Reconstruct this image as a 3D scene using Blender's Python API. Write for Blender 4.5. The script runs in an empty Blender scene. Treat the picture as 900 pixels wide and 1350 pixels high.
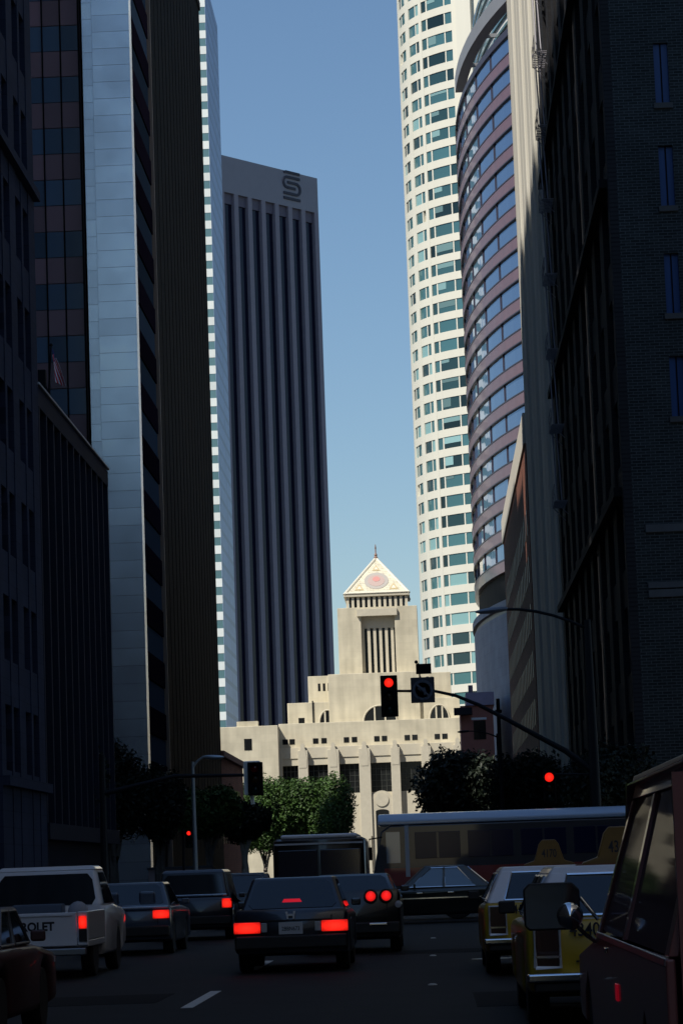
import bpy, math, random
from mathutils import Vector, Matrix
R = math.radians
rnd = random.Random(7)
sc = bpy.context.scene
COL = sc.collection
# ------------------------------------------------------------------ camera
F = 3640.0                      # focal length in pixels of a 900 x 1350 frame
EYE = Vector((0, 0, 1.5))
ROLL = R(2.05); PITCH = math.atan(472 / F); YAW = math.atan(105.2 / (F / math.cos(PITCH)))
CR = Matrix.Rotation(YAW, 3, 'Z') @ Matrix.Rotation(math.pi / 2 + PITCH, 3, 'X') @ Matrix.Rotation(-ROLL, 3, 'Z')
cd = bpy.data.cameras.new('camera'); cam = bpy.data.objects.new('camera', cd); COL.objects.link(cam)
cam.matrix_world = Matrix.Translation(EYE) @ CR.to_4x4()
cd.sensor_fit = 'VERTICAL'; cd.sensor_height = 24.0; cd.lens = 24.0 * F / 1350
cd.clip_start = 0.3; cd.clip_end = 9000
sc.camera = cam

def ray(px, py): return CR @ Vector((px - 450, -(py - 675), -F))
def P(px, py, Y):
    d = ray(px, py); return EYE + d * (Y / d.y)
def Q(px, py, X):
    d = ray(px, py); return EYE + d * (X / d.x)
def zat(px, py, Y): return P(px, py, Y).z
def xat(px, py, Y): return P(px, py, Y).x

# ------------------------------------------------------------------ materials
def mat(name, col, rough=0.7, metal=0.0, spec=0.5, var=0.0, scale=1.0, bump=0.0, coat=0.0, emit=None, es=0.0, rand=0.0, streak=False):
    m = bpy.data.materials.new(name); m.use_nodes = True
    nt = m.node_tree; b = nt.nodes['Principled BSDF']
    b.inputs['Base Color'].default_value = (*col, 1); b.inputs['Roughness'].default_value = rough
    b.inputs['Metallic'].default_value = metal; b.inputs['Specular IOR Level'].default_value = spec
    b.inputs['Coat Weight'].default_value = coat
    if emit:
        b.inputs['Emission Color'].default_value = (*emit, 1); b.inputs['Emission Strength'].default_value = es
    src = None
    if var or bump:
        tc = nt.nodes.new('ShaderNodeTexCoord'); mp = nt.nodes.new('ShaderNodeMapping')
        nt.links.new(tc.outputs['Object'], mp.inputs['Vector'])
        if streak: mp.inputs['Scale'].default_value = (1, 1, 0.12)
        n = nt.nodes.new('ShaderNodeTexNoise'); n.inputs['Scale'].default_value = scale; n.inputs['Detail'].default_value = 6
        n.inputs['Roughness'].default_value = 0.65
        nt.links.new(mp.outputs['Vector'], n.inputs['Vector'])
        if var:
            mr = nt.nodes.new('ShaderNodeMapRange'); mr.inputs[1].default_value = 0.25; mr.inputs[2].default_value = 0.75
            mr.inputs[3].default_value = 1 - var; mr.inputs[4].default_value = 1 + var
            nt.links.new(n.outputs['Fac'], mr.inputs[0])
            hv = nt.nodes.new('ShaderNodeHueSaturation'); hv.inputs['Color'].default_value = (*col, 1)
            nt.links.new(mr.outputs[0], hv.inputs['Value']); src = hv
        if bump:
            bp = nt.nodes.new('ShaderNodeBump'); bp.inputs['Strength'].default_value = bump; bp.inputs['Distance'].default_value = 0.02
            nt.links.new(n.outputs['Fac'], bp.inputs['Height']); nt.links.new(bp.outputs['Normal'], b.inputs['Normal'])
    if rand:
        oi = nt.nodes.new('ShaderNodeObjectInfo'); mr = nt.nodes.new('ShaderNodeMapRange')
        mr.inputs[3].default_value = 1 - rand; mr.inputs[4].default_value = 1 + rand
        nt.links.new(oi.outputs['Random'], mr.inputs[0])
        h2 = nt.nodes.new('ShaderNodeHueSaturation')
        if src: nt.links.new(src.outputs[0], h2.inputs['Color'])
        else: h2.inputs['Color'].default_value = (*col, 1)
        nt.links.new(mr.outputs[0], h2.inputs['Value']); src = h2
    if src: nt.links.new(src.outputs[0], b.inputs['Base Color'])
    return m

def panel_mat(name, col, pw, ph, joint=0.35, var=0.12, rough=0.5, axis='X', spec=0.15, mortar=0.012, offset=0.0, smooth=0.0, streak=0.0):
    """stone or metal panels / bricks laid in courses, object coordinates"""
    m = bpy.data.materials.new(name); m.use_nodes = True
    nt = m.node_tree; b = nt.nodes['Principled BSDF']; b.inputs['Roughness'].default_value = rough
    b.inputs['Specular IOR Level'].default_value = spec
    tc = nt.nodes.new('ShaderNodeTexCoord'); sp = nt.nodes.new('ShaderNodeSeparateXYZ'); cb = nt.nodes.new('ShaderNodeCombineXYZ')
    nt.links.new(tc.outputs['Object'], sp.inputs[0])
    ad = nt.nodes.new('ShaderNodeMath'); nt.links.new(sp.outputs['X'], ad.inputs[0]); nt.links.new(sp.outputs['Y'], ad.inputs[1])
    nt.links.new(ad.outputs[0] if axis == 'XY' else sp.outputs[axis], cb.inputs['X']); nt.links.new(sp.outputs['Z'], cb.inputs['Y'])
    br = nt.nodes.new('ShaderNodeTexBrick'); nt.links.new(cb.outputs[0], br.inputs['Vector'])
    br.offset = offset; br.inputs['Scale'].default_value = 1; br.inputs['Brick Width'].default_value = pw; br.inputs['Row Height'].default_value = ph
    br.inputs['Mortar Size'].default_value = mortar; br.inputs['Mortar Smooth'].default_value = smooth; br.inputs['Bias'].default_value = 0
    br.inputs['Color1'].default_value = (*[c * (1 - var) for c in col], 1); br.inputs['Color2'].default_value = (*[min(1, c * (1 + var)) for c in col], 1)
    br.inputs['Mortar'].default_value = (*[min(1, c * joint) for c in col], 1)
    n = nt.nodes.new('ShaderNodeTexNoise'); n.inputs['Scale'].default_value = 0.35; n.inputs['Detail'].default_value = 7
    nt.links.new(tc.outputs['Object'], n.inputs['Vector'])
    mr = nt.nodes.new('ShaderNodeMapRange'); mr.inputs[1].default_value = 0.3; mr.inputs[2].default_value = 0.7; mr.inputs[3].default_value = 0.86; mr.inputs[4].default_value = 1.12
    nt.links.new(n.outputs['Fac'], mr.inputs[0])
    hv = nt.nodes.new('ShaderNodeHueSaturation'); nt.links.new(br.outputs['Color'], hv.inputs['Color']); nt.links.new(mr.outputs[0], hv.inputs['Value'])
    last = hv
    if streak:
        mp = nt.nodes.new('ShaderNodeMapping'); mp.inputs['Scale'].default_value = (1, 1, 0.07); nt.links.new(tc.outputs['Object'], mp.inputs['Vector'])
        n2 = nt.nodes.new('ShaderNodeTexNoise'); n2.inputs['Scale'].default_value = 0.9; n2.inputs['Detail'].default_value = 8; nt.links.new(mp.outputs[0], n2.inputs['Vector'])
        m2 = nt.nodes.new('ShaderNodeMapRange'); m2.inputs[1].default_value = 0.35; m2.inputs[2].default_value = 0.62; m2.inputs[3].default_value = 1 - streak; m2.inputs[4].default_value = 1.0 + streak*0.3
        nt.links.new(n2.outputs['Fac'], m2.inputs[0]); h3 = nt.nodes.new('ShaderNodeHueSaturation'); nt.links.new(hv.outputs[0], h3.inputs['Color']); nt.links.new(m2.outputs[0], h3.inputs['Value']); last = h3
    nt.links.new(last.outputs[0], b.inputs['Base Color'])
    return m

def glass_mat(name, col, rough=0.05, rand=0.0, spec=0.6, wav=0.0):
    m = mat(name, col, rough, 0, spec, rand=rand)
    if wav:
        nt = m.node_tree; b = nt.nodes['Principled BSDF']
        tc = nt.nodes.new('ShaderNodeTexCoord'); n = nt.nodes.new('ShaderNodeTexNoise'); n.inputs['Scale'].default_value = 0.6
        nt.links.new(tc.outputs['Object'], n.inputs['Vector'])
        bp = nt.nodes.new('ShaderNodeBump'); bp.inputs['Strength'].default_value = wav; bp.inputs['Distance'].default_value = 0.05
        nt.links.new(n.outputs['Fac'], bp.inputs['Height']); nt.links.new(bp.outputs['Normal'], b.inputs['Normal'])
    return m

def clear_glass(name, tint, gloss=0.12, refl_col=None):
    m = bpy.data.materials.new(name); m.use_nodes = True; nt = m.node_tree
    nt.nodes.remove(nt.nodes['Principled BSDF']); out = nt.nodes['Material Output']
    t = nt.nodes.new('ShaderNodeBsdfTransparent'); t.inputs[0].default_value = (*tint, 1)
    g = nt.nodes.new('ShaderNodeBsdfGlossy'); g.inputs['Roughness'].default_value = 0.03
    mx = nt.nodes.new('ShaderNodeMixShader'); mx.inputs[0].default_value = gloss
    nt.links.new(t.outputs[0], mx.inputs[1]); nt.links.new(g.outputs[0], mx.inputs[2]); nt.links.new(mx.outputs[0], out.inputs[0])
    if refl_col:
        d = nt.nodes.new('ShaderNodeBsdfDiffuse'); d.inputs[0].default_value = (*refl_col, 1); m2 = nt.nodes.new('ShaderNodeMixShader'); m2.inputs[0].default_value = 0.6  # diffuse colour mixed in to lighten the dark pane, in place of reflections
        nt.links.new(t.outputs[0], m2.inputs[1]); nt.links.new(d.outputs[0], m2.inputs[2]); nt.links.new(m2.outputs[0], mx.inputs[1])
    return m

# ------------------------------------------------------------------ mesh helpers
ORG = {}
class MB:
    def __init__(s): s.v = []; s.f = []; s.m = []
    def add(s, vs, fs, mi=0):
        o = len(s.v); s.v += [tuple(a) for a in vs]; s.f += [tuple(i + o for i in f) for f in fs]; s.m += [mi] * len(fs); return s
    def box(s, x0, x1, y0, y1, z0, z1, mi=0):
        x0, x1 = min(x0, x1), max(x0, x1); y0, y1 = min(y0, y1), max(y0, y1); z0, z1 = min(z0, z1), max(z0, z1)
        return s.add([(x0,y0,z0),(x1,y0,z0),(x1,y1,z0),(x0,y1,z0),(x0,y0,z1),(x1,y0,z1),(x1,y1,z1),(x0,y1,z1)],
                     [(0,3,2,1),(4,5,6,7),(0,1,5,4),(1,2,6,5),(2,3,7,6),(3,0,4,7)], mi)
    def loft(s, rings, cap=True, mi=0, close=True):
        n = len(rings[0]); vs = [p for r in rings for p in r]; fs = []
        for k in range(len(rings) - 1):
            for i in range(n if close else n - 1):
                j = (i + 1) % n; fs.append((k*n+i, k*n+j, (k+1)*n+j, (k+1)*n+i))
        if cap:
            fs.append(tuple(range(n - 1, -1, -1))); fs.append(tuple(range((len(rings)-1)*n, len(rings)*n)))
        return s.add(vs, fs, mi)
    def prism(s, poly, axis, a0, a1, mi=0):
        def mk(u, v, a): return {'x': (a, u, v), 'y': (u, a, v), 'z': (u, v, a)}[axis]
        return s.loft([[mk(u, v, a0) for u, v in poly], [mk(u, v, a1) for u, v in poly]], mi=mi)
    def tube(s, pts, r, n=8, mi=0):
        pts = [Vector(p) for p in pts]; rs = r if isinstance(r, (list, tuple)) else [r] * len(pts); rings = []
        for i, p in enumerate(pts):
            t = (pts[min(i+1, len(pts)-1)] - pts[max(i-1, 0)]).normalized()
            u = t.cross(Vector((0, 0, 1)))
            if u.length < 0.05: u = t.cross(Vector((1, 0, 0)))
            u.normalize(); w = t.cross(u)
            rings.append([p + (u * math.cos(2*math.pi*k/n) + w * math.sin(2*math.pi*k/n)) * rs[i] for k in range(n)])
        return s.loft(rings, mi=mi)
    def lathe(s, prof, c, axis='z', n=20, mi=0):
        rings = []
        for r, h in prof:
            ring = []
            for k in range(n):
                a = 2*math.pi*k/n; u, v = r*math.cos(a), r*math.sin(a)
                ring.append({'z': (c[0]+u, c[1]+v, c[2]+h), 'x': (c[0]+h, c[1]+u, c[2]+v), 'y': (c[0]+u, c[1]+h, c[2]+v)}[axis])
            rings.append(ring)
        return s.loft(rings, mi=mi)
    def ball(s, c, rx, ry, rz, n=14, k=8, mi=0):
        return s.loft([[(c[0]+rx*math.sin(math.pi*(j+.02)/(k+.04))*math.cos(2*math.pi*i/n), c[1]+ry*math.sin(math.pi*(j+.02)/(k+.04))*math.sin(2*math.pi*i/n),
                         c[2]-rz*math.cos(math.pi*(j+.02)/(k+.04))) for i in range(n)] for j in range(k+1)], mi=mi)
    def build(s, name, mats, parent=None, bevel=0, seg=2, smooth=False, ang=35):
        me = bpy.data.meshes.new(name); o0 = ORG.get(parent, Vector((0, 0, 0)))
        me.from_pydata([Vector(a) - o0 for a in s.v], [], s.f)
        import bmesh
        bm = bmesh.new(); bm.from_mesh(me); bmesh.ops.recalc_face_normals(bm, faces=bm.faces); bm.to_mesh(me); bm.free()
        if not isinstance(mats, (list, tuple)): mats = [mats]
        for m in mats: me.materials.append(m)
        for p, mi in zip(me.polygons, s.m): p.material_index = mi
        o = bpy.data.objects.new(name, me); COL.objects.link(o)
        if parent is not None: o.parent = parent; ORG[o] = o0
        if smooth: 
            me.polygons.foreach_set('use_smooth', [True] * len(me.polygons))
            me.set_sharp_from_angle(angle=R(ang))
        if bevel:
            b = o.modifiers.new('bevel', 'BEVEL'); b.width = bevel; b.segments = seg; b.limit_method = 'ANGLE'; b.angle_limit = R(35)
            if not smooth:
                me.polygons.foreach_set('use_smooth', [True] * len(me.polygons)); b.harden_normals = True
        return o
def boxobj(name, m, parent, x0, x1, y0, y1, z0, z1, **k): return MB().box(x0, x1, y0, y1, z0, z1).build(name, m, parent, **k)
def tag(o, label=None, cat=None, group=None, kind=None):
    if label: o['label'] = label
    if cat: o['category'] = cat
    if group: o['group'] = group
    if kind: o['kind'] = kind
    return o
def thing(name, label, cat, loc=(0, 0, 0), rz=0.0, group=None, local=False):
    o = bpy.data.objects.new(name, None); COL.objects.link(o); o.location = loc; o.rotation_euler = (0, 0, rz)
    ORG[o] = Vector((0, 0, 0)) if local else Vector(loc)
    return tag(o, label, cat, group)
def part_boxes(name, m, parent, boxes, limit=100, **k):
    """each box its own part; past the limit the rest is one part of stuff"""
    for b in boxes[:limit]: boxobj(name, m, parent, *b, **k)
    if len(boxes) > limit:
        mb = MB()
        for b in boxes[limit:]: mb.box(*b)
        mb.build(name, m, parent, **k)['kind'] = 'stuff'
def text_mesh(name, body, size, m, parent, loc, rot, depth=0.004, align='CENTER', xs=1.0, bold=0.0):
    cu = bpy.data.curves.new(name, 'FONT'); cu.body = body; cu.size = size; cu.extrude = depth; cu.align_x = align; cu.align_y = 'CENTER'; cu.offset = bold
    t = bpy.data.objects.new(name, cu); COL.objects.link(t)
    bpy.context.view_layer.update()
    me = bpy.data.meshes.new_from_object(t.evaluated_get(bpy.context.evaluated_depsgraph_get()))
    bpy.data.objects.remove(t); bpy.data.curves.remove(cu)
    o = bpy.data.objects.new(name, me); COL.objects.link(o); me.materials.clear(); me.materials.append(m)
    o.parent = parent; o.location = Vector(loc) - ORG.get(parent, Vector()); o.rotation_euler = rot; o.scale = (xs, 1, 1); ORG[o] = Vector()
    return o

# ------------------------------------------------------------------ world and sun
AZ, EL = R(42), R(51)           # the sun stands behind the camera on the left
SUN_S, SKY_S = 3.2, 0.0535
w = bpy.data.worlds.new('World'); sc.world = w; w.use_nodes = True
nt = w.node_tree; bg = nt.nodes['Background']; sky = nt.nodes.new('ShaderNodeTexSky')
sky.sky_type = 'NISHITA'; sky.sun_disc = False; sky.sun_elevation = EL; sky.sun_rotation = math.pi + AZ
sky.altitude = 800; sky.air_density = 1.45; sky.dust_density = 0.1; sky.ozone_density = 6.5
nt.links.new(sky.outputs[0], bg.inputs[0]); bg.inputs[1].default_value = SKY_S
sd = bpy.data.lights.new('sun', 'SUN'); sd.energy = SUN_S; sd.angle = R(0.5); sd.color = (1.0, 0.94, 0.84)
so = bpy.data.objects.new('sun', sd); COL.objects.link(so)
so.rotation_euler = Vector((math.sin(AZ)*math.cos(EL), math.cos(AZ)*math.cos(EL), -math.sin(EL))).to_track_quat('-Z', 'Y').to_euler()
sc.view_settings.view_transform = 'Standard'; sc.view_settings.look = 'None'; sc.view_settings.gamma = 1; sc.view_settings.exposure = 0.85
sc.render.engine = 'CYCLES'; sc.cycles.max_bounces = 6; sc.cycles.transparent_max_bounces = 12

# ------------------------------------------------------------------ shared materials
ASPHALT = mat('asphalt', (0.012, 0.0125, 0.0135), 0.8, var=0.4, scale=0.9, bump=0.25, spec=0.25)
GROUND = mat('ground concrete', (0.06, 0.06, 0.058), 0.9, var=0.2, scale=0.2)
WALK = panel_mat('pavement slabs', (0.05, 0.049, 0.047), 1.5, 1.5, 0.5, 0.08, 0.85)
WHITE_LINE = mat('road paint', (0.62, 0.62, 0.60), 0.7, var=0.25, scale=6)
BLACKM = mat('black metal', (0.006, 0.006, 0.007), 0.7, spec=0.1)
DARKPOLE = mat('dark painted steel', (0.010, 0.011, 0.014), 0.6, spec=0.2)
GALV = mat('galvanised steel', (0.45, 0.47, 0.48), 0.4, 0.7, var=0.1, scale=3)
CHROME = mat('chrome', (0.75, 0.77, 0.8), 0.12, 1.0)
RUBBER = mat('tyre rubber', (0.012, 0.012, 0.012), 0.85)
CARGLASS = glass_mat('car glass', (0.006, 0.009, 0.014), 0.03, spec=0.7)
def lamp_mat(name, col, es, ribs=60):
    m = mat(name, (0.5, 0.01, 0.005), 0.25, emit=col, es=es); nt = m.node_tree; b = nt.nodes['Principled BSDF']
    tc = nt.nodes.new('ShaderNodeTexCoord'); vs = nt.nodes.new('ShaderNodeVectorMath'); vs.operation = 'DISTANCE'; vs.inputs[1].default_value = (0.5, 0.5, 0.5)
    mp = nt.nodes.new('ShaderNodeMapping'); mp.inputs['Scale'].default_value = (1, 0, 1); mp.inputs['Location'].default_value = (0, 0.5, 0)
    nt.links.new(tc.outputs['Generated'], mp.inputs[0]); nt.links.new(mp.outputs[0], vs.inputs[0])
    mr = nt.nodes.new('ShaderNodeMapRange'); mr.inputs[1].default_value = 0.05; mr.inputs[2].default_value = 0.62; mr.inputs[3].default_value = es*1.9; mr.inputs[4].default_value = es*0.42
    nt.links.new(vs.outputs['Value'], mr.inputs[0])
    wv = nt.nodes.new('ShaderNodeTexWave'); wv.inputs['Scale'].default_value = ribs/10; wv.bands_direction = 'X'; nt.links.new(tc.outputs['Generated'], wv.inputs[0])
    m2 = nt.nodes.new('ShaderNodeMapRange'); m2.inputs[3].default_value = 0.72; m2.inputs[4].default_value = 1.12; nt.links.new(wv.outputs['Fac'], m2.inputs[0])
    mu = nt.nodes.new('ShaderNodeMath'); mu.operation = 'MULTIPLY'; nt.links.new(mr.outputs[0], mu.inputs[0]); nt.links.new(m2.outputs[0], mu.inputs[1]); nt.links.new(mu.outputs[0], b.inputs['Emission Strength'])
    return m
RED_ON = lamp_mat('lit red lamp', (1, 0.016, 0.008), 0.66)
RED_REFL = mat('red reflection glow', (0.35, 0.006, 0.008), 0.3, emit=(1, 0.01, 0.05), es=0.06)  # faint emission for a reflection, no lit lamp
RED_LENS = mat('red lens', (0.16, 0.004, 0.004), 0.2, coat=0.5)
CLEAR_LENS = mat('clear lens', (0.45, 0.47, 0.5), 0.2, coat=0.5)
AMBER = mat('amber lens', (0.5, 0.16, 0.02), 0.25)
PLATE = mat('number plate', (0.55, 0.58, 0.62), 0.4)
INK = mat('dark lettering', (0.012, 0.014, 0.022), 0.5)
TRIM = mat('black rubber trim', (0.015, 0.015, 0.016), 0.6)

# ------------------------------------------------------------------ ground
KL, KR = -10.2, 4.6             # kerb lines
WL, WR = -14.0, 9.0             # building lines
X0, X1 = 70.0, 89.0             # the cross street
def struct(name, mb, m, **k): o = mb.build(name, m, **k); o['kind'] = 'structure'; return o
struct('ground', MB().box(-4000, 4000, -3000, 6000, -0.6, -0.02), GROUND)
struct('road', MB().box(KL, KR, -420, 402, -0.016, 0.0), ASPHALT)
struct('cross_street', MB().box(-400, KL, X0, X1, -0.016, 0.0).box(KR, 400, X0, X1, -0.016, 0.0), ASPHALT)
pv = MB()
for (a, b) in ((-420, X0), (X1, 402)):
    pv.box(-22, KL - 0.16, a, b, -0.016, 0.14).box(KR + 0.16, 14, a, b, -0.016, 0.14)
struct('pavement', pv, WALK)
kb = MB()
for (a, b) in ((-420, X0), (X1, 402)):
    kb.box(KL - 0.157, KL, a, b, -0.016, 0.143).box(KR, KR + 0.157, a, b, -0.016, 0.143)
struct('kerb', kb, mat('kerb concrete', (0.10, 0.098, 0.095), 0.85, var=0.15, scale=2))
struct('far_street', MB().box(-400, 400, 402.1, 416, -0.016, 0.0), ASPHALT)
lm = MB()
for y in (8.6, 20.3, 32.0, 43.7, 55.4, 96, 108, 120, 132, 144):
    lm.box(-2.96, -2.82, y, y + 4.3, 0.0, 0.004)
struct('lane_marking', lm, WHITE_LINE)
dm = MB()
for y in (24.2, 35.9, 47.6, 59.3): dm.lathe([(0.06, 0), (0.055, 0.012), (0.03, 0.02)], (-0.08, y, 0), n=12)
struct('road_marker', dm, WHITE_LINE)

pt_ = MB()
for (a, b, c, d) in ((0.4, 2.1, 30.0, 33.4), (-5.2, -3.4, 33.5, 36.0), (-1.2, 0.9, 49, 51.2), (2.0, 3.6, 44.0, 50.0), (-2.4, -1.1, 22.0, 27.5)): pt_.box(a, b, c, d, 0.0, 0.003)
struct('road_patch', pt_, mat('newer asphalt', (0.0075, 0.0075, 0.008), 0.9, var=0.2, scale=3, spec=0.2))
mh_ = tag(MB().lathe([(0.36, 0.0), (0.36, 0.005), (0.33, 0.005), (0.33, 0.003), (0.05, 0.003)], (0.9, 45.2, 0.0), n=28).build('manhole_cover', mat('worn iron', (0.06, 0.055, 0.05), 0.4, 0.8, var=0.3, scale=12)), 'round worn iron manhole cover in the road behind the round lamp car', 'manhole cover')
# ------------------------------------------------------------------ buildings, left side
def yl(px, py, X=WL): return Q(px, py, X).y
# corner masonry block
STONE_D = panel_mat('blue grey stone', (0.030, 0.035, 0.06), 1.2, 0.55, 0.6, 0.08, 0.8, 'Y', offset=0.5)
G_DARK = glass_mat('dark blue window glass', (0.006, 0.012, 0.028), 0.05, spec=0.3, wav=0.1)
G_BLACK = glass_mat('black window glass', (0.006, 0.007, 0.010), 0.05, spec=0.5, wav=0.05)
L1b = yl(50, 500)
t = thing('masonry_building', 'dark blue grey masonry block with paired windows at left edge of photo', 'building', (-20, X1 + 5, 0))
body = MB()
L1a = X1 + 1.5
body.box(-27, WL - 0.35, L1a, L1b, 0.0, 150)
bays = [(L1a + 0.9, L1a + 2.3), (L1a + 2.75, L1a + 4.15), (L1b - 4.8, L1b - 3.4), (L1b - 2.95, L1b - 1.55)]
ys = [L1a] + [a for b in bays for a in b] + [L1b]
for k in range(0, len(ys), 2): body.box(WL - 0.35, WL, ys[k], ys[k+1], 0, 150)
fl = 3.7; zs = [5.2 + i * fl for i in range(25)]
win = []
for a, b in bays:
    prev = 0
    for z in zs:
        body.box(WL - 0.348, WL - 0.03, a, b, prev, z); prev = z + 2.2
        win.append((WL - 0.33, WL - 0.25, a + 0.003, b - 0.003, z + 0.003, z + 2.197))
body.build('wall', STONE_D, t)
part_boxes('window', G_DARK, t, sorted(win, key=lambda q: q[4]))
for z in (5.0, 4.9 + 6*fl, 4.9 + 12*fl): boxobj('string_course', STONE_D, t, WL + 0.002, WL + 0.25, L1a, L1b, z - 0.35, z - 0.02)
# low pier-fronted building with a flag
FIN = mat('dark bronze fin', (0.018, 0.021, 0.034), 0.6, spec=0.15, var=0.15, scale=2)
WALLD = mat('dark wall', (0.016, 0.018, 0.03), 0.6, spec=0.1, var=0.2, scale=0.4)
L2a, L2b = L1b + 0.05, yl(143, 617)
H2 = Q(143, 617, WL).z
t = thing('low_office_building', 'low dark building of vertical fins with a sloping roofline and flag on top', 'building', (-27, (L2a + L2b)/2, 0))
boxobj('wall', WALLD, t, -42, WL - 0.5, L2a, L2b, 0, H2 - 0.9)
boxobj('parapet', WALLD, t, -42, WL - 0.02, L2a, L2b, H2 - 0.9, H2 - 0.15, bevel=0.03); boxobj('coping', GALV, t, -42, WL + 0.06, L2a, L2b + 0.05, H2 - 0.10, H2, bevel=0.02)
n = 11
for i in range(n + 1):
    y = L2a + 0.2 + (L2b - L2a - 0.6) * i / n
    boxobj('fin', FIN, t, WL - 0.5, WL - 0.02, y, y + 0.28, 3.6, H2 - 0.9)
for i in range(n):
    y = L2a + 0.2 + (L2b - L2a - 0.6) * i / n
    boxobj('window_strip', G_DARK, t, WL - 0.498, WL - 0.42, y + 0.29, y + (L2b - L2a - 0.6)/n - 0.01, 3.6, H2 - 0.9)
boxobj('base_beam', FIN, t, WL - 0.498, WL + 0.1, L2a, L2b, 3.0, 3.597)
boxobj('roof_hut', WALLD, t, WL - 5, WL - 0.8, L2a + 0.3, L2a + 4.2, H2, H2 + 1.1)
fp = P(68, 500, L2a + 3.6)
t = thing('flagpole', 'thin dark flagpole leaning over roof of the low dark building', 'flagpole', (fp.x, fp.y, H2))
MB().tube([(fp.x - 0.35, fp.y, H2 + 1.1), (fp.x - 0.12, fp.y, fp.z - 0.6), (fp.x + 0.02, fp.y, fp.z + 1.3)], [0.045, 0.04, 0.03], 8).ball((fp.x + 0.02, fp.y, fp.z + 1.34), 0.07, 0.07, 0.07).build('pole', DARKPOLE, t, smooth=True)
MB().box(fp.x - 0.5, fp.x - 0.2, fp.y - 0.15, fp.y + 0.15, H2, H2 + 1.1).build('mount', DARKPOLE, t)
# the flag hangs in folds
FR = mat('flag red', (0.75, 0.03, 0.05), 0.7); FW = mat('flag white', (0.9, 0.88, 0.88), 0.7); FB = mat('flag blue', (0.02, 0.03, 0.16), 0.7)
fm = MB(); NU, NV = 13, 12
def fpt(u, v):
    top = Vector((fp.x + 0.05, fp.y, fp.z + 1.2))
    return top + Vector((0.12*u + 0.42*v*u + 0.05*math.sin(7*u + 3*v), 0.12*math.sin(9*u+2*v) - 0.02, -1.15*v - 0.35*u - 0.1*math.sin(3*u)))
for i in range(NU):
    for j in range(NV):
        u0, u1, v0, v1 = i/NU, (i+1)/NU, j/NV, (j+1)/NV
        mi = 2 if (i < 5 and j < 6) else (0 if i % 2 else 1)
        fm.add([fpt(u0,v0), fpt(u1,v0), fpt(u1,v1), fpt(u0,v1)], [(0,1,2,3)], mi)
fo = fm.build('flag', [FR, FW, FB], None, smooth=True); sm = fo.modifiers.new('thick', 'SOLIDIFY'); sm.thickness = 0.008
tag(fo, 'limp red and white striped flag with blue corner hanging from rooftop pole', 'flag')

# tower pair: bronze grid tower and pale slab tower
YT = 205.0; XT = xat(195, 960, YT)
HT = 84
t = thing('grid_office_tower', 'reddish brown and blue panelled grid tower behind the low finned building', 'tower', (XT - 18, YT + 20, 0))
gx1 = xat(111, 300, YT + 4); gx0 = gx1 - 26
GY = YT + 4
boxobj('core', mat('bronze spandrel', (0.17, 0.105, 0.12), 0.35, var=0.15, scale=0.3), t, gx0, gx1, GY + 0.2, GY + 40, 0, HT)
gcol = (xat(75.5, 200, GY) - xat(51.5, 200, GY)); gz = 0.5*(zat(60, 160, GY) - zat(60, 228, GY))
GRID_G = glass_mat('slate blue curtain glass', (0.08, 0.13, 0.20), 0.12, rand=0.35, spec=0.7)
GRID_S = mat('bronze panel', (0.26, 0.14, 0.16), 0.3, rand=0.25)
gl, sp_ = [], []
for j in range(6):
    xr = gx1 - 0.15 - j*gcol
    for i in range(int(HT/(2*gz)) - 1):
        z = 4 + i*2*gz
        gl.append((xr - gcol + 0.1, xr, GY + 0.08, GY + 0.2, z + 0.03, z + gz - 0.03))
        sp_.append((xr - gcol + 0.1, xr, GY + 0.06, GY + 0.2, z + gz + 0.03, z + 2*gz - 0.03))
key = lambda q: (round(-q[0], 1) > 40, -q[4])
part_boxes('window', GRID_G, t, sorted(gl, key=lambda q: (-(q[0] > gx1 - 4*gcol), -q[4])))
part_boxes('spandrel', GRID_S, t, sorted(sp_, key=lambda q: (-(q[0] > gx1 - 4*gcol), -q[4])))
for j in range(7):
    xr = gx1 - 0.10 - j*gcol
    boxobj('mullion', BLACKM, t, xr - 0.045 + 0.0, xr + 0.045, GY - 0.12, GY + 0.2, 4, HT)
PALE = panel_mat('pale stone panels', (0.86, 0.89, 0.93), 6.0, 1.32, 0.45, 0.09, 0.35, 'X', mortar=0.02)
PALE2 = panel_mat('pale side panels', (0.86, 0.89, 0.93), 6.0, 1.32, 0.45, 0.09, 0.35, 'Y', mortar=0.02)
for m_ in (PALE, PALE2):
    m_.node_tree.nodes['Principled BSDF'].inputs['Metallic'].default_value = 0.9
    m_.node_tree.nodes['Principled BSDF'].inputs['Roughness'].default_value = 0.24
t = thing('slab_tower', 'pale blue grey stone slab tower with horizontal panel joints at left', 'tower', (XT - 3, YT + 10, 0))
x_w = xat(127.5, 300, YT); x_n = xat(112.5, 300, YT)
YTb = Q(222, 960, XT).y
boxobj('stone_end', PALE, t, x_w, XT - 0.02, YT, YT + 1.6, 0, HT + 6)
boxobj('stone_return', PALE, t, x_n, x_w - 0.005, YT + 0.9, YT + 1.6, 0, HT + 6)
boxobj('core', BLACKM, t, x_n + 0.4, XT - 0.3, YT + 1.605, YTb, 0, HT + 6)
gb = []
for i in range(int(HT / gz)):
    gb.append((XT - 0.3, XT - 0.05 - 0.1*(i % 2), YT + 1.9, YTb - 0.9, 4 + i*gz + 0.03, 4 + (i+1)*gz - 0.03))
SIDE_G = glass_mat('dark slate side glass', (0.03, 0.05, 0.085), 0.7, rand=0.5, spec=0.0); 
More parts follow.
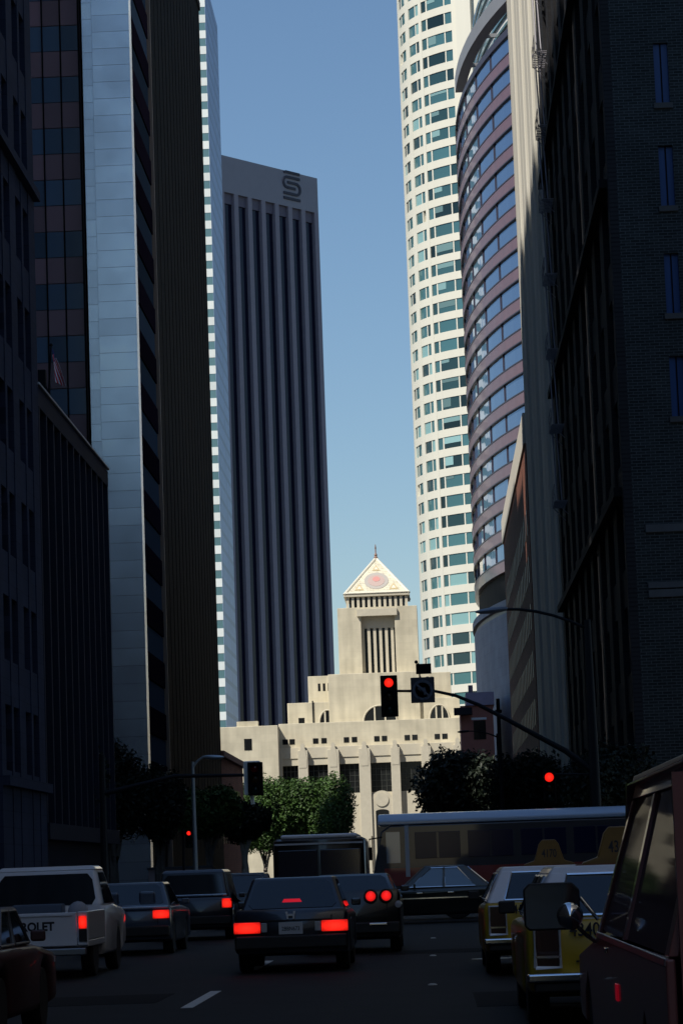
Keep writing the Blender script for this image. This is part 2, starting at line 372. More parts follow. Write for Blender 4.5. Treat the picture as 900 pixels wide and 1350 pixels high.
part_boxes('window', SIDE_G, t, gb[1::2][::-1]); part_boxes('spandrel', mat('dark plum panel', (0.012, 0.010, 0.02), 0.8, spec=0.0, rand=0.3), t, gb[0::2][::-1])
boxobj('edge_fin', mat('brass edge', (0.22, 0.17, 0.14), 0.4, 0.3), t, XT - 0.3, XT + 0.12, YTb - 0.35, YTb - 0.15, 0, HT + 6)
# black tower
YB0, YB1 = YTb + 0.5, Q(290, 945, XT).y
HB = 90.3
t = thing('black_tower', 'sheer black glass tower right of the pale slab tower', 'tower', (XT - 20, (YB0 + YB1)/2, 0))
BLK = panel_mat('black granite panels', (0.003, 0.0045, 0.005), 1.6, 1.95, 0.6, 0.2, 0.7, 'Y', spec=0.02)
boxobj('wall', BLK, t, XT - 30, XT, YB0, YB1, 0, HB)
part_boxes('mullion', BLACKM, t, [(XT + 0.002, XT + 0.03, YB0 + 0.8 + (YB1 - YB0 - 1.7)*i/16, YB0 + 0.95 + (YB1 - YB0 - 1.7)*i/16, 4, HB - 3) for i in range(17)])
boxobj('roof_edge', BLACKM, t, XT - 30, XT + 0.15, YB0, YB1, HB + 0.002, HB + 0.8)
# low brick building beyond
BRICKR = panel_mat('old red brick', (0.20, 0.085, 0.06), 0.6, 0.22, 1.5, 0.2, 0.85, 'XY', offset=0.5)
a, b = Q(292, 968, XT), Q(322, 1006, XT)
t = thing('low_brick_building', 'low reddish brick building with a descending roofline beside the street lamp', 'building', (XT - 10, 300, 0))
boxobj('wall', BRICKR, t, XT - 25, XT - 0.2, YB1 + 0.5, b.y, 0, b.z - 0.6)
boxobj('cornice', mat('brown cornice', (0.16, 0.07, 0.05), 0.8), t, XT - 25, XT + 0.25, YB1 + 0.5, b.y + 0.2, b.z - 0.598, b.z)
part_boxes('window', G_BLACK, t, [(XT - 0.25, XT - 0.17, y, y + 1.4, z, z + 2.0) for z in (4.6, 8.4, 12.0) if z + 2.2 < b.z - .6 for y in [YB1 + 2 + k*3.1 for k in range(int((b.y - YB1 - 4)/3.1))]])

# ------------------------------------------------------------------ white striped tower (far)
Y6 = 640.0
xc = xat(291, 700, Y6)
H6 = 216
t = thing('striped_tower', 'white and teal banded tower with a sunlit edge behind the black tower', 'tower', (xc - 20, Y6 + 25, 0))
y6b = Q(314, 930, xc).y
G6 = glass_mat('teal ribbon glass', (0.10, 0.19, 0.21), 0.08, spec=0.6)
W6 = mat('white enamel spandrel', (0.66, 0.70, 0.68), 0.45, var=0.06, scale=0.5, rand=0.07)
boxobj('glazing', G6, t, xc - 42, xc - 0.08, Y6 + 0.06, y6b, 0, H6 - 1)
fl6 = 22.1 / (F / Y6) * 1.0
boxobj('side_wall', panel_mat('shaded side blue', (0.27, 0.37, 0.55), 60, fl6, 0.70, 0.05, 0.4, 'Y', mortar=0.55), t, xc - 0.076, xc - 0.01, Y6 + 0.06, y6b, 0, H6)  # blue of the shaded flank put into its wall colour
part_boxes('spandrel', W6, t, [(xc - 42, xc, Y6, Y6 + 0.056, 2 + i*fl6, 2 + i*fl6 + fl6*0.50) for i in range(int(H6/fl6))][::-1])

# ------------------------------------------------------------------ rotated dark tower with the emblem
pl, pr = P(316, 955, 850), P(441, 890, 886)
pl = Vector((pl.x - 1.0, 850, 0)); pr = Vector((pr.x, 886, 0))
ex = (pr - pl); WF = ex.length; ex.normalize(); ang = math.atan2(ex.y, ex.x)
t = thing('ribbed_bank_tower', 'tall dark tower of grey vertical ribs with a striped S emblem at its top', 'tower', (pl.x, pl.y, 0), ang, local=True)
HS = zat(297, 203, 850)
RIB = mat('grey granite rib', (0.20, 0.19, 0.235), 0.55, var=0.08, scale=0.5)
GS = glass_mat('near black strip glass', (0.005, 0.006, 0.022), 0.12, spec=0.3)
FASC = mat('grey fascia', (0.215, 0.225, 0.27), 0.6, var=0.06, scale=0.2)
zf = zat(300, 252, 851)         # underside of the fascia
boxobj('core', GS, t, 0.3, WF - 0.3, 1.4, WF - 0.3, 0, zf)
boxobj('fascia', FASC, t, 0, WF, 0, WF, zf + 0.003, HS)
nb = 7; per = (WF - 1.9) / nb
for i in range(nb + 1):
    boxobj('rib', RIB, t, i*per, i*per + 1.9, 0.0, 1.4, 0, zf)
    boxobj('rib', RIB, t, WF - 1.4, WF, 1.95 + i*per - (1.9 if i == nb else 0), 1.95 + i*per + (0.0 if i == nb else 1.9), 0, zf)
for i in range(nb):
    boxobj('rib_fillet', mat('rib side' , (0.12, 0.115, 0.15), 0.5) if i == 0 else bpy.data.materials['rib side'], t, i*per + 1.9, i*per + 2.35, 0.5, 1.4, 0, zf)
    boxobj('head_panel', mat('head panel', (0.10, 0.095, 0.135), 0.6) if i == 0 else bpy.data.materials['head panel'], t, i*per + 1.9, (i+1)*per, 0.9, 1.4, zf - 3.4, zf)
# striped emblem: three parallel bars bent into an S
em = MB(); cx_, cz_ = WF*0.725, 0.5*(zf + HS) + 1.2
sw, q = 0.85, 1.75
def stroke(pts):
    for k in range(len(pts) - 1):
        (x0, z0), (x1, z1) = pts[k], pts[k+1]; d = Vector((x1 - x0, z1 - z0)); L = d.length; d /= L; nn = Vector((-d.y, d.x)) * sw / 2
        e = d * (sw/2*0.35 if 0 < k < len(pts) - 2 else 0.1)
        poly = [(cx_ + a, cz_ + c) for a, c in ((x0 - e.x + nn.x, z0 - e.y + nn.y), (x1 + e.x + nn.x, z1 + e.y + nn.y), (x1 + e.x - nn.x, z1 + e.y - nn.y), (x0 - e.x - nn.x, z0 - e.y - nn.y))]
        em.prism(poly, 'y', -0.30 - 0.004*k, -0.002)
def arc(cx, cz, r, a0, a1, n=8): return [(cx + r*math.cos(R(a0 + (a1-a0)*i/n)), cz + r*math.sin(R(a0 + (a1-a0)*i/n))) for i in range(n+1)]
Wd = 3.9
stroke([(Wd, 2.5*q + .0)] + [(-Wd + 1.2, 2.5*q)] + [(-Wd + .3, 2.5*q - 0.25)])
stroke([(Wd, 1.55*q)] + arc(-Wd + 1.3*q*.75, 0.55*q, 1.0*q, 90, 270))
stroke([(-Wd + 1.6*q*.75, -0.45*q), (Wd*0.45, -0.45*q)])
stroke([(-Wd + 1.5*q*.75, 0.55*q), (Wd*0.35, 0.55*q)] + arc(Wd - 1.3*q*.75, -0.5*q, 1.05*q, 90, -90) + [(-Wd, -1.55*q)])
stroke([(-Wd, -2.5*q), (Wd, -2.5*q)])
em.build('emblem', mat('navy emblem', (0.008, 0.010, 0.03), 0.5), t)

# ------------------------------------------------------------------ buildings, right side
def yr(px, py, X=WR): return Q(px, py, X).y
# R1: dark brick building
R1a, R1b = yr(790, 20), yr(707, 60)
H1 = 64
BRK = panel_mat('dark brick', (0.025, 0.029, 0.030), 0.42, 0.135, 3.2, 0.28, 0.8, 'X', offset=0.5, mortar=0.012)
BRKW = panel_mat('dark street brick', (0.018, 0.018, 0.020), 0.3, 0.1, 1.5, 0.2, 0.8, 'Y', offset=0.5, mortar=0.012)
t = thing('dark_brick_building', 'dark brick building with blank side wall and fire escapes at right edge of photo', 'building', (WR + 12, (R1a + R1b)/2, 0))
wx = [(862, 880, 56, 136), (867, 886, 192, 272), (876, 893, 334, 414), (880, 899, 470, 550)]
holes = []
sw_ = MB(); xa, xb = xat(862, 100, R1a), xat(881, 100, R1a)
floors = [(zat(870, y1, R1a), zat(870, y0, R1a)) for _, _, y0, y1 in wx]
sw_.box(WR + 0.4, xa, R1a, R1a + 0.4, 0, H1); sw_.box(xb, WR + 26, R1a, R1a + 0.4, 0, H1)
prev = H1
for z0, z1 in floors:
    sw_.box(xa, xb, R1a, R1a + 0.398, z1, prev); prev = z0
sw_.box(xa, xb, R1a, R1a + 0.398, 0, prev)
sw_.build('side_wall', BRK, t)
for z0, z1 in floors:
    wn = boxobj('window', glass_mat('blue side window', (0.025, 0.06, 0.17), 0.4, spec=0.3) if z0 == floors[0][0] else bpy.data.materials['blue side window'], t, xa + 0.005, xb - 0.005, R1a + 0.2, R1a + 0.26, z0 + 0.005, z1 - 0.005)
    boxobj('frame', BLACKM, wn, (xa + xb)/2 - 0.03, (xa + xb)/2 + 0.03, R1a + 0.16, R1a + 0.199, z0 + 0.01, z1 - 0.01)
    boxobj('sill', mat('sill stone', (0.06, 0.06, 0.06), 0.8) if z0 == floors[0][0] else bpy.data.materials['sill stone'], t, xa - 0.1, xb + 0.1, R1a - 0.12, R1a - 0.003, z0 - 0.25, z0)
LST = mat('limestone band', (0.075, 0.08, 0.085), 0.8, var=0.15, scale=1)
for y0, y1 in ((692, 702), (768, 776), (778, 788)):
    boxobj('string_course', LST, t, WR + 0.9, WR + 26, R1a - 0.1, R1a - 0.002, zat(850, y1, R1a), zat(850, y0, R1a))
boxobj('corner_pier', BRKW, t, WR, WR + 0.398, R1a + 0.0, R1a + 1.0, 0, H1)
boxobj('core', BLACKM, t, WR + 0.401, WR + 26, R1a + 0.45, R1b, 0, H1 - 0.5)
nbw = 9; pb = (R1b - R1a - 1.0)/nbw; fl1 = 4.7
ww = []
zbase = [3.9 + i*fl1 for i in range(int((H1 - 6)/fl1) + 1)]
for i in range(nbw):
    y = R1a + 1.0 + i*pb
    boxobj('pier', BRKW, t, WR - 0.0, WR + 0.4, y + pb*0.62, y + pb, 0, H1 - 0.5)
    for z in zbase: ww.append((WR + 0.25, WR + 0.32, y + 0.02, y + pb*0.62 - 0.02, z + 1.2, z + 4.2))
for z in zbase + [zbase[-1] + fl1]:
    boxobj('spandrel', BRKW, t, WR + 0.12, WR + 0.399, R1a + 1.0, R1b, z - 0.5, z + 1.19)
part_boxes('window', G_DARK, t, ww[::-1])
FE = mat('grey iron', (0.22, 0.21, 0.24), 0.6)
for k, z in enumerate(zbase[4:]):
    for (ya, yb_) in ((R1b - 12.5, R1b - 9.0),):
        fe = MB(); z = z + 0.6
        [fe.box(WR - 0.80, WR - 0.02, ya + g*(yb_ - ya)/9, ya + g*(yb_ - ya)/9 + 0.09, z, z + 0.05) for g in range(10)]
        for y in (ya, (ya+yb_)/2, yb_ - 0.05): fe.box(WR - 0.80, WR - 0.76, y, y + 0.05, z + 0.07, z + 1.05)
        fe.box(WR - 0.80, WR - 0.76, ya, yb_, z + 1.0, z + 1.06).box(WR - 0.80, WR - 0.76, ya, yb_, z + 0.5, z + 0.54)
        fe.tube([(WR - 0.35, ya + 0.4, z + 0.05), (WR - 0.35, yb_ - 0.5, z + fl1 - 0.05)], 0.05, 5)
        fe.tube([(WR - 0.62, ya + 0.4, z + 0.05), (WR - 0.62, yb_ - 0.5, z + fl1 - 0.05)], 0.05, 5)
        for y in (ya + .1, yb_ - .15): fe.tube([(WR - .75, y, z), (WR - .02, y, z - .8)], .03, 5)
        fe.build('fire_escape', FE, t)
CN = mat('dark cornice', (0.018, 0.018, 0.02), 0.8, spec=0.1)
boxobj('cornice', CN, t, WR - 0.9, WR + 26, R1a - 0.3, R1b, H1 + 0.002, H1 + 1.4)
for z in (zbase[3] - 0.6, zbase[6] - .6, zbase[9] - 0.6): boxobj('belt_course', CN, t, WR - 0.35, WR + 0.118, R1a + 1.0, R1b, z + 0.2, z + 0.6)
# R2: pale fluted facade
R2a, R2b = R1b + 0.3, yr(668, 40)
H2r = 96
t = thing('fluted_stone_building', 'cream stone facade of tall vertical flutes sunlit at its top beside dark brick building', 'building', (WR + 10, (R2a + R2b)/2, 0))
CRM = mat('cream stone', (0.52, 0.50, 0.44), 0.75, var=0.07, scale=0.4, streak=True)
boxobj('wall', CRM, t, WR + 0.5, WR + 24, R2a, R2b, 0, H2r)
nf = 7; pf = (R2b - R2a)/nf
for i in range(nf):
    y = R2a + i*pf
    boxobj('flute', CRM, t, WR - 0.1*(i % 2), WR + 0.5, y + 0.25*pf, y + pf*0.8, 6, H2r - 0.02, bevel=0.12)
boxobj('base', CRM, t, WR - 0.1, WR + 0.499, R2a, R2b, 0, 5.99)
# R3: brown building with sunlit parapet
R3a = R2b + 0.4; R3b = yr(662, 686)
Hp = Q(690, 545, WR).z
t = thing('brown_building', 'brown brick building with a bright sunlit parapet seen steeply along the street', 'building', (WR + 10, (R3a + R3b)/2, 0))
BRN = panel_mat('brown brick', (0.20, 0.085, 0.06), 0.6, 0.2, 1.3, 0.18, 0.85, 'Y', offset=0.5)
boxobj('wall', BRN, t, WR, WR + 22, R3a, R3b, 0, Hp - 2.6)
boxobj('parapet', mat('cream parapet', (0.62, 0.58, 0.50), 0.7, var=0.05, scale=0.6), t, WR - 0.16, WR + 22, R3a, R3b + 0.2, Hp - 2.598, Hp, bevel=0.06)
part_boxes('window', mat('dull brown window', (0.02,0.014,0.012), 0.5, spec=0.2), t, [(WR - 0.04, WR + 0.02, R3a + 3 + i*4.0, R3a + 4.6 + i*4.0, 5 + k*4.0, 7.2 + k*4.0) for k in range(7) for i in range(int((R3b - R3a - 5)/4.0))])
# R4: bowed tower with pink granite bands
Y4 = 336.0
c4 = P(690, 520, Y4); xr4 = c4.x
Yl4 = 380.0; xl4 = xat(605.5, 300, Yl4)
dx, dy = xr4 - xl4, Yl4 - Y4; RR = (dx*dx + dy*dy) / (2*dx); CX4, CY4 = xl4 + RR, Yl4
def bow(s, off=0.0):            # s = 0 at the street corner, 1 at the bow's crown, 2 mirrored
    th = math.asin(dy/RR) * (1 - s)
    return Vector((CX4 - (RR + off)*math.cos(th), CY4 - (RR + off)*math.sin(th), 0))
H4 = zat(664, 45, Y4)
fl4 = 42.3 / (F / Y4)
zp4 = zat(650, 790, 345)        # top of the pale podium
t = thing('bowed_granite_tower', 'curved tower of pink granite bands and blue glass with a ring at its crown', 'tower', (xr4 + 12, 360, 0))
PINK = mat('pink granite', (0.155, 0.075, 0.08), 0.35, var=0.15, scale=0.7, coat=0.2)
BLUEG = glass_mat('blue mirror glass', (0.05, 0.12, 0.24), 0.03, spec=1.0, wav=0.12)
BLUEG.node_tree.nodes['Principled BSDF'].inputs['Metallic'].default_value = 0.75
BLUEG.node_tree.nodes['Principled BSDF'].inputs['Base Color'].default_value = (0.17, 0.27, 0.44, 1)
DK4 = mat('dark mullion', (0.035, 0.025, 0.04), 0.4)
NS = 24
def bowband(mb, z0, z1, off, s0=0.0, s1=2.0, inner=-0.6):
    k = max(1, int(NS*(s1 - s0)/2)); ss = [s0 + (s1 - s0)*i/k for i in range(k + 1)]
    for i in range(k):
        a, b, c, d = bow(ss[i], off), bow(ss[i+1], off), bow(ss[i+1], inner), bow(ss[i], inner)
        mb.prism([(a.x, a.y), (b.x, b.y), (c.x, c.y), (d.x, d.y)], 'z', z0, z1)
    return mb
def bowslab(mb, z0, z1, off):   # full plan, with the flat south face
    ss = [2.0*i/NS for i in range(NS + 1)]
    pts = [bow(s, off) for s in ss]; poly = [(p.x, p.y) for p in pts] + [(xr4 + 25, pts[-1].y), (xr4 + 25, Y4 - off)]
    poly[0] = (poly[0][0], Y4 - off)
    return mb.prism(poly, 'z', z0, z1)
nfl = int((H4 - zp4)/fl4)
z0_ = H4 - nfl*fl4
bowslab(MB(), zp4, H4 - 0.3, -0.55).build('core', BLACKM, t)
mull = []
for i in range(nfl):
    z = z0_ + i*fl4
    bowslab(MB(), z, z + fl4*0.36, 0.0).build('granite_band', PINK, t)
    gl_ = bowslab(MB(), z + fl4*0.36 + 0.004, z + fl4 - 0.004, -0.22).build('window_band', BLUEG, t)
    bowband(MB(), z + fl4*0.36 + 0.004, z + fl4*0.36 + 0.16, 0.05).build('transom', DK4, gl_); bowband(MB(), z + fl4 - 0.16, z + fl4 - 0.004, 0.05).build('transom', DK4, gl_)
    for k in range(1, 10):
        p = bow(k*2.0/10, -0.2); mull.append((k, i, p.x - 0.11, p.x + 0.11, p.y - 0.05, p.y + 0.05, z + fl4*0.36 + 0.17, z + fl4 - 0.17))
mull.sort(key=lambda q: (q[0] > 8, -q[1])); part_boxes('mullion', DK4, t, [q[2:] for q in mull])
bowslab(MB(), H4 + 0.004, H4 + 0.9, -0.1).build('roof_edge', DK4, t)
LOUV = mat('white louvre', (0.72, 0.72, 0.70), 0.6)
ph = MB()
ph0 = H4 + 0.9
bowslab(ph, ph0, ph0 + 14, -3.2); ph.build('penthouse', LOUV, t)
for i in range(9): bowband(MB(), ph0 + 0.6 + i*1.5, ph0 + 1.0 + i*1.5, -2.9, inner=-3.19).build('louvre', G6, t)
RINGM = mat('grey ring cladding', (0.20, 0.205, 0.22), 0.5, var=0.06, scale=0.5)
bowband(MB(), H4 + 4.4, H4 + 6.4, -0.1, 0.0, 0.93, -1.5).build('crown_ring', RINGM, t)
for s in (0.1, 0.4, 0.7, 0.93):
    p = bow(s, -1.2); MB().box(p.x - 0.0, p.x + 3.6, p.y - 0.2, p.y + 0.2, H4 + 5.0, H4 + 5.5).build('ring_bracket', RINGM, t)
POD = panel_mat('lilac grey stone', (0.30, 0.31, 0.36), 1.8, 1.2, 0.75, 0.05, 0.7, 'XY')
bowslab(MB(), 0, zp4 - 1.6, 0.3).build('podium', POD, t)
bowslab(MB(), zp4 - 1.596, zp4 - 0.9, 0.05).build('podium_recess', DK4, t); bowslab(MB(), zp4 - 0.896, zp4 - 0.004, 0.5).build('podium_cornice', POD, t)
# R6: small red building with dark awning before the library
Y8 = 340.0
def X8(px, py): return xat(px, py, Y8)
def Z8(px, py): return zat(px, py, Y8)
t = thing('red_shop_building', 'small red fronted building with grey mansard roof and dark awning left of lilac podium', 'building', (X8(625, 960), Y8 + 5, 0))
xa8, xb8 = X8(607, 950), X8(650, 950)
boxobj('wall', mat('red painted brick', (0.33, 0.13, 0.10), 0.8, var=0.15, scale=0.8), t, xa8, xb8, Y8, Y8 + 14, 0, Z8(625, 930))
MB().prism([(Y8 - 0.3, Z8(625, 930) + .003), (Y8 + 14, Z8(625, 930) + .003), (Y8 + 12, Z8(625, 912)), (Y8 + 1.2, Z8(625, 912))], 'x', X8(614, 925), xb8 + 0.2).build('roof', mat('mauve slate', (0.22, 0.17, 0.21), 0.7, var=0.15, scale=1), t)
boxobj('chimney', bpy.data.materials['mauve slate'], t, X8(617, 905), X8(623, 905), Y8 + 2, Y8 + 3, Z8(625, 912) + .003, Z8(620, 902))
MB().prism([(Y8 - 1.6, Z8(610, 943)), (Y8 - 0.004, Z8(610, 943)), (Y8 - 0.004, Z8(610, 933)), (Y8 - 0.4, Z8(610, 933))], 'x', X8(598, 940), X8(622, 940)).build('awning', BLACKM, t, bevel=0.05)
boxobj('window', G_BLACK, t, X8(624, 960), X8(640, 960), Y8 - 0.06, Y8 - 0.003, Z8(630, 975), Z8(630, 950))
boxobj('sign_band', mat('white band', (0.7, 0.7, 0.7), 0.6), t, X8(621, 950), X8(641, 950), Y8 - 0.12, Y8 - 0.003, Z8(630, 949), Z8(630, 946))

# ------------------------------------------------------------------ round white tower (far right)
Y5 = 585.0; R5 = 25.0
XL5 = xat(556.5, 870, 560); C5 = Vector((XL5 + R5, Y5, 0))
t = thing('round_white_tower', 'tall rounded white granite tower with rows of teal windows at right of sky', 'tower', (C5.x, C5.y, 0))
WG = mat('white granite', (0.62, 0.60, 0.51), 0.6, var=0.05, scale=0.3, streak=True)
WIN5 = glass_mat('teal window glass', (0.045, 0.11, 0.115), 0.05, rand=0.85, spec=0.7)
WIN5.node_tree.nodes['Principled BSDF'].inputs['Metallic'].default_value = 0.35
BLIND = glass_mat('pale drawn blind', (0.17, 0.29, 0.29), 0.2, rand=0.5)
def rp(deg, r=R5): a = R(deg); return Vector((C5.x - r*math.cos(a), C5.y - r*math.sin(a), 0))   # 0 = left silhouette, 90 = facing the camera
def arcband(mb, d0, d1, z0, z1, r0, r1, step=2.5, mi=0):
    k = max(1, int(round((d1 - d0)/step)))
    for i in range(k):
        a0, a1 = d0 + (d1-d0)*i/k, d0 + (d1-d0)*(i+1)/k
        pts = [rp(a0, r1), rp(a1, r1), rp(a1, r0), rp(a0, r0)]
        mb.prism([(p.x, p.y) for p in pts], 'z', z0, z1, mi)
    return mb
fl5 = 26.6 / (F / 560); H5 = 198.0
nfl5 = int(H5/fl5)
# solid walls between the window columns
solid = [(-60, -9), (-3, 9.5), (20.5, 25.0), (34.6, 37.0), (57.0, 118)]
cols = [(-9, -3), (9.5, 20.5), (25.0, 34.6), (37.0, 57.0)]
wall = MB()
arcband(wall, -60, 118, 0, H5, R5 - 1.2, R5 - 0.75, 3)
for a, b in solid[:-1]: arcband(wall, a, b, 0, H5, R5 - 0.75, R5)
arcband(wall, 57.0, 60.5, 0, H5, R5 - 0.75, R5)
for i in range(nfl5 + 1):
    z = i*fl5
    for a, b in cols: arcband(wall, a, b, z, min(H5, z + fl5*0.40), R5 - 0.75, R5 - 0.04)
wall.build('wall', WG, t)
pil = MB(); arcband(pil, 60.5, 68, 0, H5, R5 - 0.75, R5 + 0.9); arcband(pil, 68, 118, 0, H5, R5 - 0.75, R5 - 0.3); pil.build('pilaster', WG, t)
pn, wl = [], []
for i in range(nfl5, -1, -1):
    z0, z1 = i*fl5 + fl5*0.40, min((i+1)*fl5, H5)
    if z1 - z0 < 1: continue
    for ci, (a, b) in enumerate(cols): wl.append((ci, a, b, z0, z1, i))
wl.sort(key=lambda q: (-(q[0] == 3), -(q[0] == 2), -q[3]))
rest = MB(); cnt = 0
for ci, a, b, z0, z1, i in wl:
    w_ = b - a
    pieces = [(0, 1)] if ci == 0 else ([(0, .40), (.46, 1)] if ci == 1 else ([(0, .64), (.71, 1)] if ci == 2 else [(0, .17), (.215, .765), (.80, 1.0)]))
    for (u, v_) in pieces:
        if cnt < 100:
            m_ = arcband(MB(), a + w_*u + .05, a + w_*v_ - .05, z0 + 0.003, z1 - 0.003, R5 - 0.745, R5 - 0.22).build('window', WIN5, t); cnt += 1
            if v_ - u > .3 and rnd.random() < .55: arcband(MB(), a + w_*u + .06, a + w_*(u + (v_ - u)*rnd.choice((.5, .98))) - .06, z1 - (z1 - z0)*rnd.uniform(.25, .8), z1 - 0.02, R5 - 0.218, R5 - 0.17).build('blind', BLIND, m_)
        else:
            if rnd.random() < 0.99: arcband(rest, a + w_*u + .05, a + w_*v_ - .05, z0 + 0.003, z1 - 0.003, R5 - 0.745, R5 - 0.22, mi=rnd.choice((0, 0, 1, 2)))
    for (u, v_) in zip([p[1] for p in pieces[:-1]], [p[0] for p in pieces[1:]]):
        arcband(pil := MB(), a + w_*u, a + w_*v_, z0 + 0.002, z1 - 0.002, R5 - 0.745, R5 - 0.12)
        pn.append(pil)
rest.build('window', [WIN5, mat('dark teal window', (0.02, 0.045, 0.05), 0.08), mat('pale teal window', (0.2, 0.36, 0.36), 0.1)], t)['kind'] = 'stuff'
mm = MB()
for p in pn: mm.add(p.v, p.f)
o = mm.build('window_pier', WG, t); o['kind'] = 'stuff'

# ------------------------------------------------------------------ library
LS = panel_mat('buff limestone render', (0.56, 0.51, 0.385), 2.4, 1.2, 0.90, 0.03, 0.85, 'X', streak=0.14)
LS2 = mat('buff carved stone', (0.52, 0.475, 0.37), 0.85, var=0.08, scale=1.2)
DW = glass_mat('dark library window', (0.012, 0.013, 0.014), 0.12, spec=0.4)
Yb = 430.0
t = thing('stepped_library', 'buff stone stepped library with tile pyramid tower at the end of the street', 'library', (P(495, 1100, 450).x, 450, 0))
# left wing
fy = Yb - 2.0
boxobj('wing', LS, t, xat(270, 985, fy), xat(367, 985, fy), fy, fy + 22, 0, zat(330, 957.5, fy), bevel=0.08)
boxobj('wing_parapet', LS, t, xat(312, 954, fy + 1), xat(340, 954, fy + 1), fy + 1, fy + 3, zat(330, 957.5, fy) + 0.002, zat(326, 951, fy + 1))
wn = boxobj('window', DW, t, xat(322, 982, fy), xat(332, 982, fy), fy - 0.05, fy + 0.1, zat(327, 989, fy), zat(327, 974, fy))
boxobj('frame', BLACKM, wn, xat(327, 982, fy) - 0.04, xat(327, 982, fy) + 0.04, fy - 0.09, fy - 0.052, zat(327, 989, fy), zat(327, 974, fy))
# main facade
xL, xR = xat(367.5, 985, Yb), xat(650, 968, Yb)
zc = zat(480, 982.5, Yb); zat_top = zat(480, 950.5, Yb + 1.2); z_ent = zat(480, 997, Yb); z_w1 = zat(480, 1006, Yb); z_w0 = zat(500, 1044, Yb)
boxobj('attic', LS, t, xL, xR, Yb + 1.2, Yb + 30, 0, zat_top, bevel=0.06)
piers = [(367.5, 372), (393, 406), (432, 447), (473, 488), (515, 527), (555, 568), (597, 610)]
pw = [(xat(a, 1000, Yb), xat(b, 1000, Yb)) for a, b in piers]
boxobj('frieze', LS2, t, xL, xR, Yb, Yb + 1.198, z_ent, zc, bevel=0.04)
boxobj('lintel', LS2, t, xL, xR, Yb + 0.15, Yb + 1.198, z_w1, z_ent - 0.002)
boxobj('lower_wall', LS2, t, xL, xR, Yb + 0.1, Yb + 1.198, 0, z_w0)
for k, (a, b) in enumerate(pw):
    boxobj('pier', LS2, t, a, b, Yb - 0.9 if k else Yb - .2, Yb + 1.197, 0.01, zc - 0.5, bevel=0.05)
    if k:
        c = (a + b)/2
        MB().loft([[(c + sx*w_, Yb - 0.95 + dyy, z) for sx, dyy in ((-1, 0), (1, 0), (1, .9), (-1, .9))] for w_, z in ((0.55, zc - 3.2), (0.62, zc - 1.8), (0.42, zc - 0.5), (0.30, zc - 0.1), (0.34, zc + 0.35), (0.16, zc + 0.6))]).build('statue', LS2, t)
for (a, b) in zip(pw[:-1], pw[1:]):
    wn = boxobj('window', DW, t, a[1] + 0.003, b[0] - 0.003, Yb + 0.9, Yb + 1.0, z_w0 + 0.003, z_w1 - 0.003)
    fr = MB()
    for k in range(1, 4): x = a[1] + (b[0] - a[1])*k/4; fr.box(x - 0.035, x + 0.035, Yb + 0.83, Yb + 0.899, z_w0, z_w1)
    for k in range(1, 5): z = z_w0 + (z_w1 - z_w0)*k/5; fr.box(a[1], b[0], Yb + 0.84, Yb + 0.897, z - 0.03, z + 0.03)
    fr.build('frame', mat('dark bronze frame', (0.05, 0.055, 0.05), 0.5) if 'dark bronze frame' not in bpy.data.materials else bpy.data.materials['dark bronze frame'], wn)
for a in (372.5, 381.5, 412.5, 423.5, 453, 463.5, 493, 503, 533, 543, 572.5, 582.5):
    yy = 979 - (a - 372)*0.037
    boxobj('window', DW, t, xat(a, yy, Yb + 1.2), xat(a + 7, yy, Yb + 1.2), Yb + 1.15, Yb + 1.3, zat(a, yy + 3, Yb + 1.2), zat(a, yy - 4, Yb + 1.2))
# entrance niche
xe0, xe1 = xat(489, 1060, Yb), xat(518, 1060, Yb); xe = (xe0 + xe1)/2; re = (xe1 - xe0)/2
ze = zat(503, 1056, Yb)
MB().prism([(xe - re, 0)] + [(xe + re*math.cos(R(180 - 10*k)), ze + re*0.95*math.sin(R(10*k))) for k in range(19)] + [(xe + re, 0)], 'y', Yb - 0.6, Yb + 0.098).build('portal', LS2, t)
r2 = re*0.6
MB().prism([(xe - r2, 0)] + [(xe + r2*math.cos(R(180 - 10*k)), zat(503, 1070, Yb) + r2*0.35*math.sin(R(10*k))) for k in range(19)] + [(xe + r2, 0)], 'y', Yb - 0.66, Yb - 0.602).build('door', DW, t)
MB().lathe([(re*0.62, 0), (re*0.62, 0.12), (re*0.5, 0.14), (re*0.5, 0.06), (0.02, 0.1)], (xe, Yb - 0.75, ze + 0.2), 'y', 24).build('medallion', LS2, t, smooth=True)
# upper tiers
Y1 = Yb + 6; Y2 = Yb + 9; Y3 = Yb + 14
def bx(name, px0, px1, pyt, Yf, Yd, m=LS, zb=None, **k):
    pm = (px0 + px1)/2
    return boxobj(name, m, t, xat(px0, pyt + 15, Yf), xat(px1, pyt + 15, Yf), Yf, Yf + Yd, zb if zb is not None else zat_top - 1, zat(pm, pyt, Yf), **k)
bx('upper_tier', 379, 606, 923, Y1, 24, bevel=0.06)
bx('left_shoulder', 406, 449, 891, Y2, 20, bevel=0.06)
bx('right_shoulder', 548, 594, 886.5, Y2, 20, bevel=0.06)
bx('tower_base', 432.5, 552.5, 887, Y1 - 0.6, 26, bevel=0.06)
for a in (419, 425.5, 432): boxobj('window', DW, t, xat(a, 906, Y2), xat(a + 3.2, 906, Y2), Y2 - 0.03, Y2 + 0.1, zat(425, 911, Y2), zat(425, 901, Y2))
boxobj('window', DW, t, xat(393.5, 951, Y1), xat(401.5, 951, Y1), Y1 - 0.03, Y1 + 0.1, zat(397, 958, Y1), zat(397, 946.5, Y1))
for a, yy in ((561.5, 897), (567, 897)): boxobj('window', DW, t, xat(a, yy, Y2), xat(a + 3.4, yy, Y2), Y2 - 0.03, Y2 + 0.1, zat(a, yy + 5, Y2), zat(a, yy - 5, Y2))
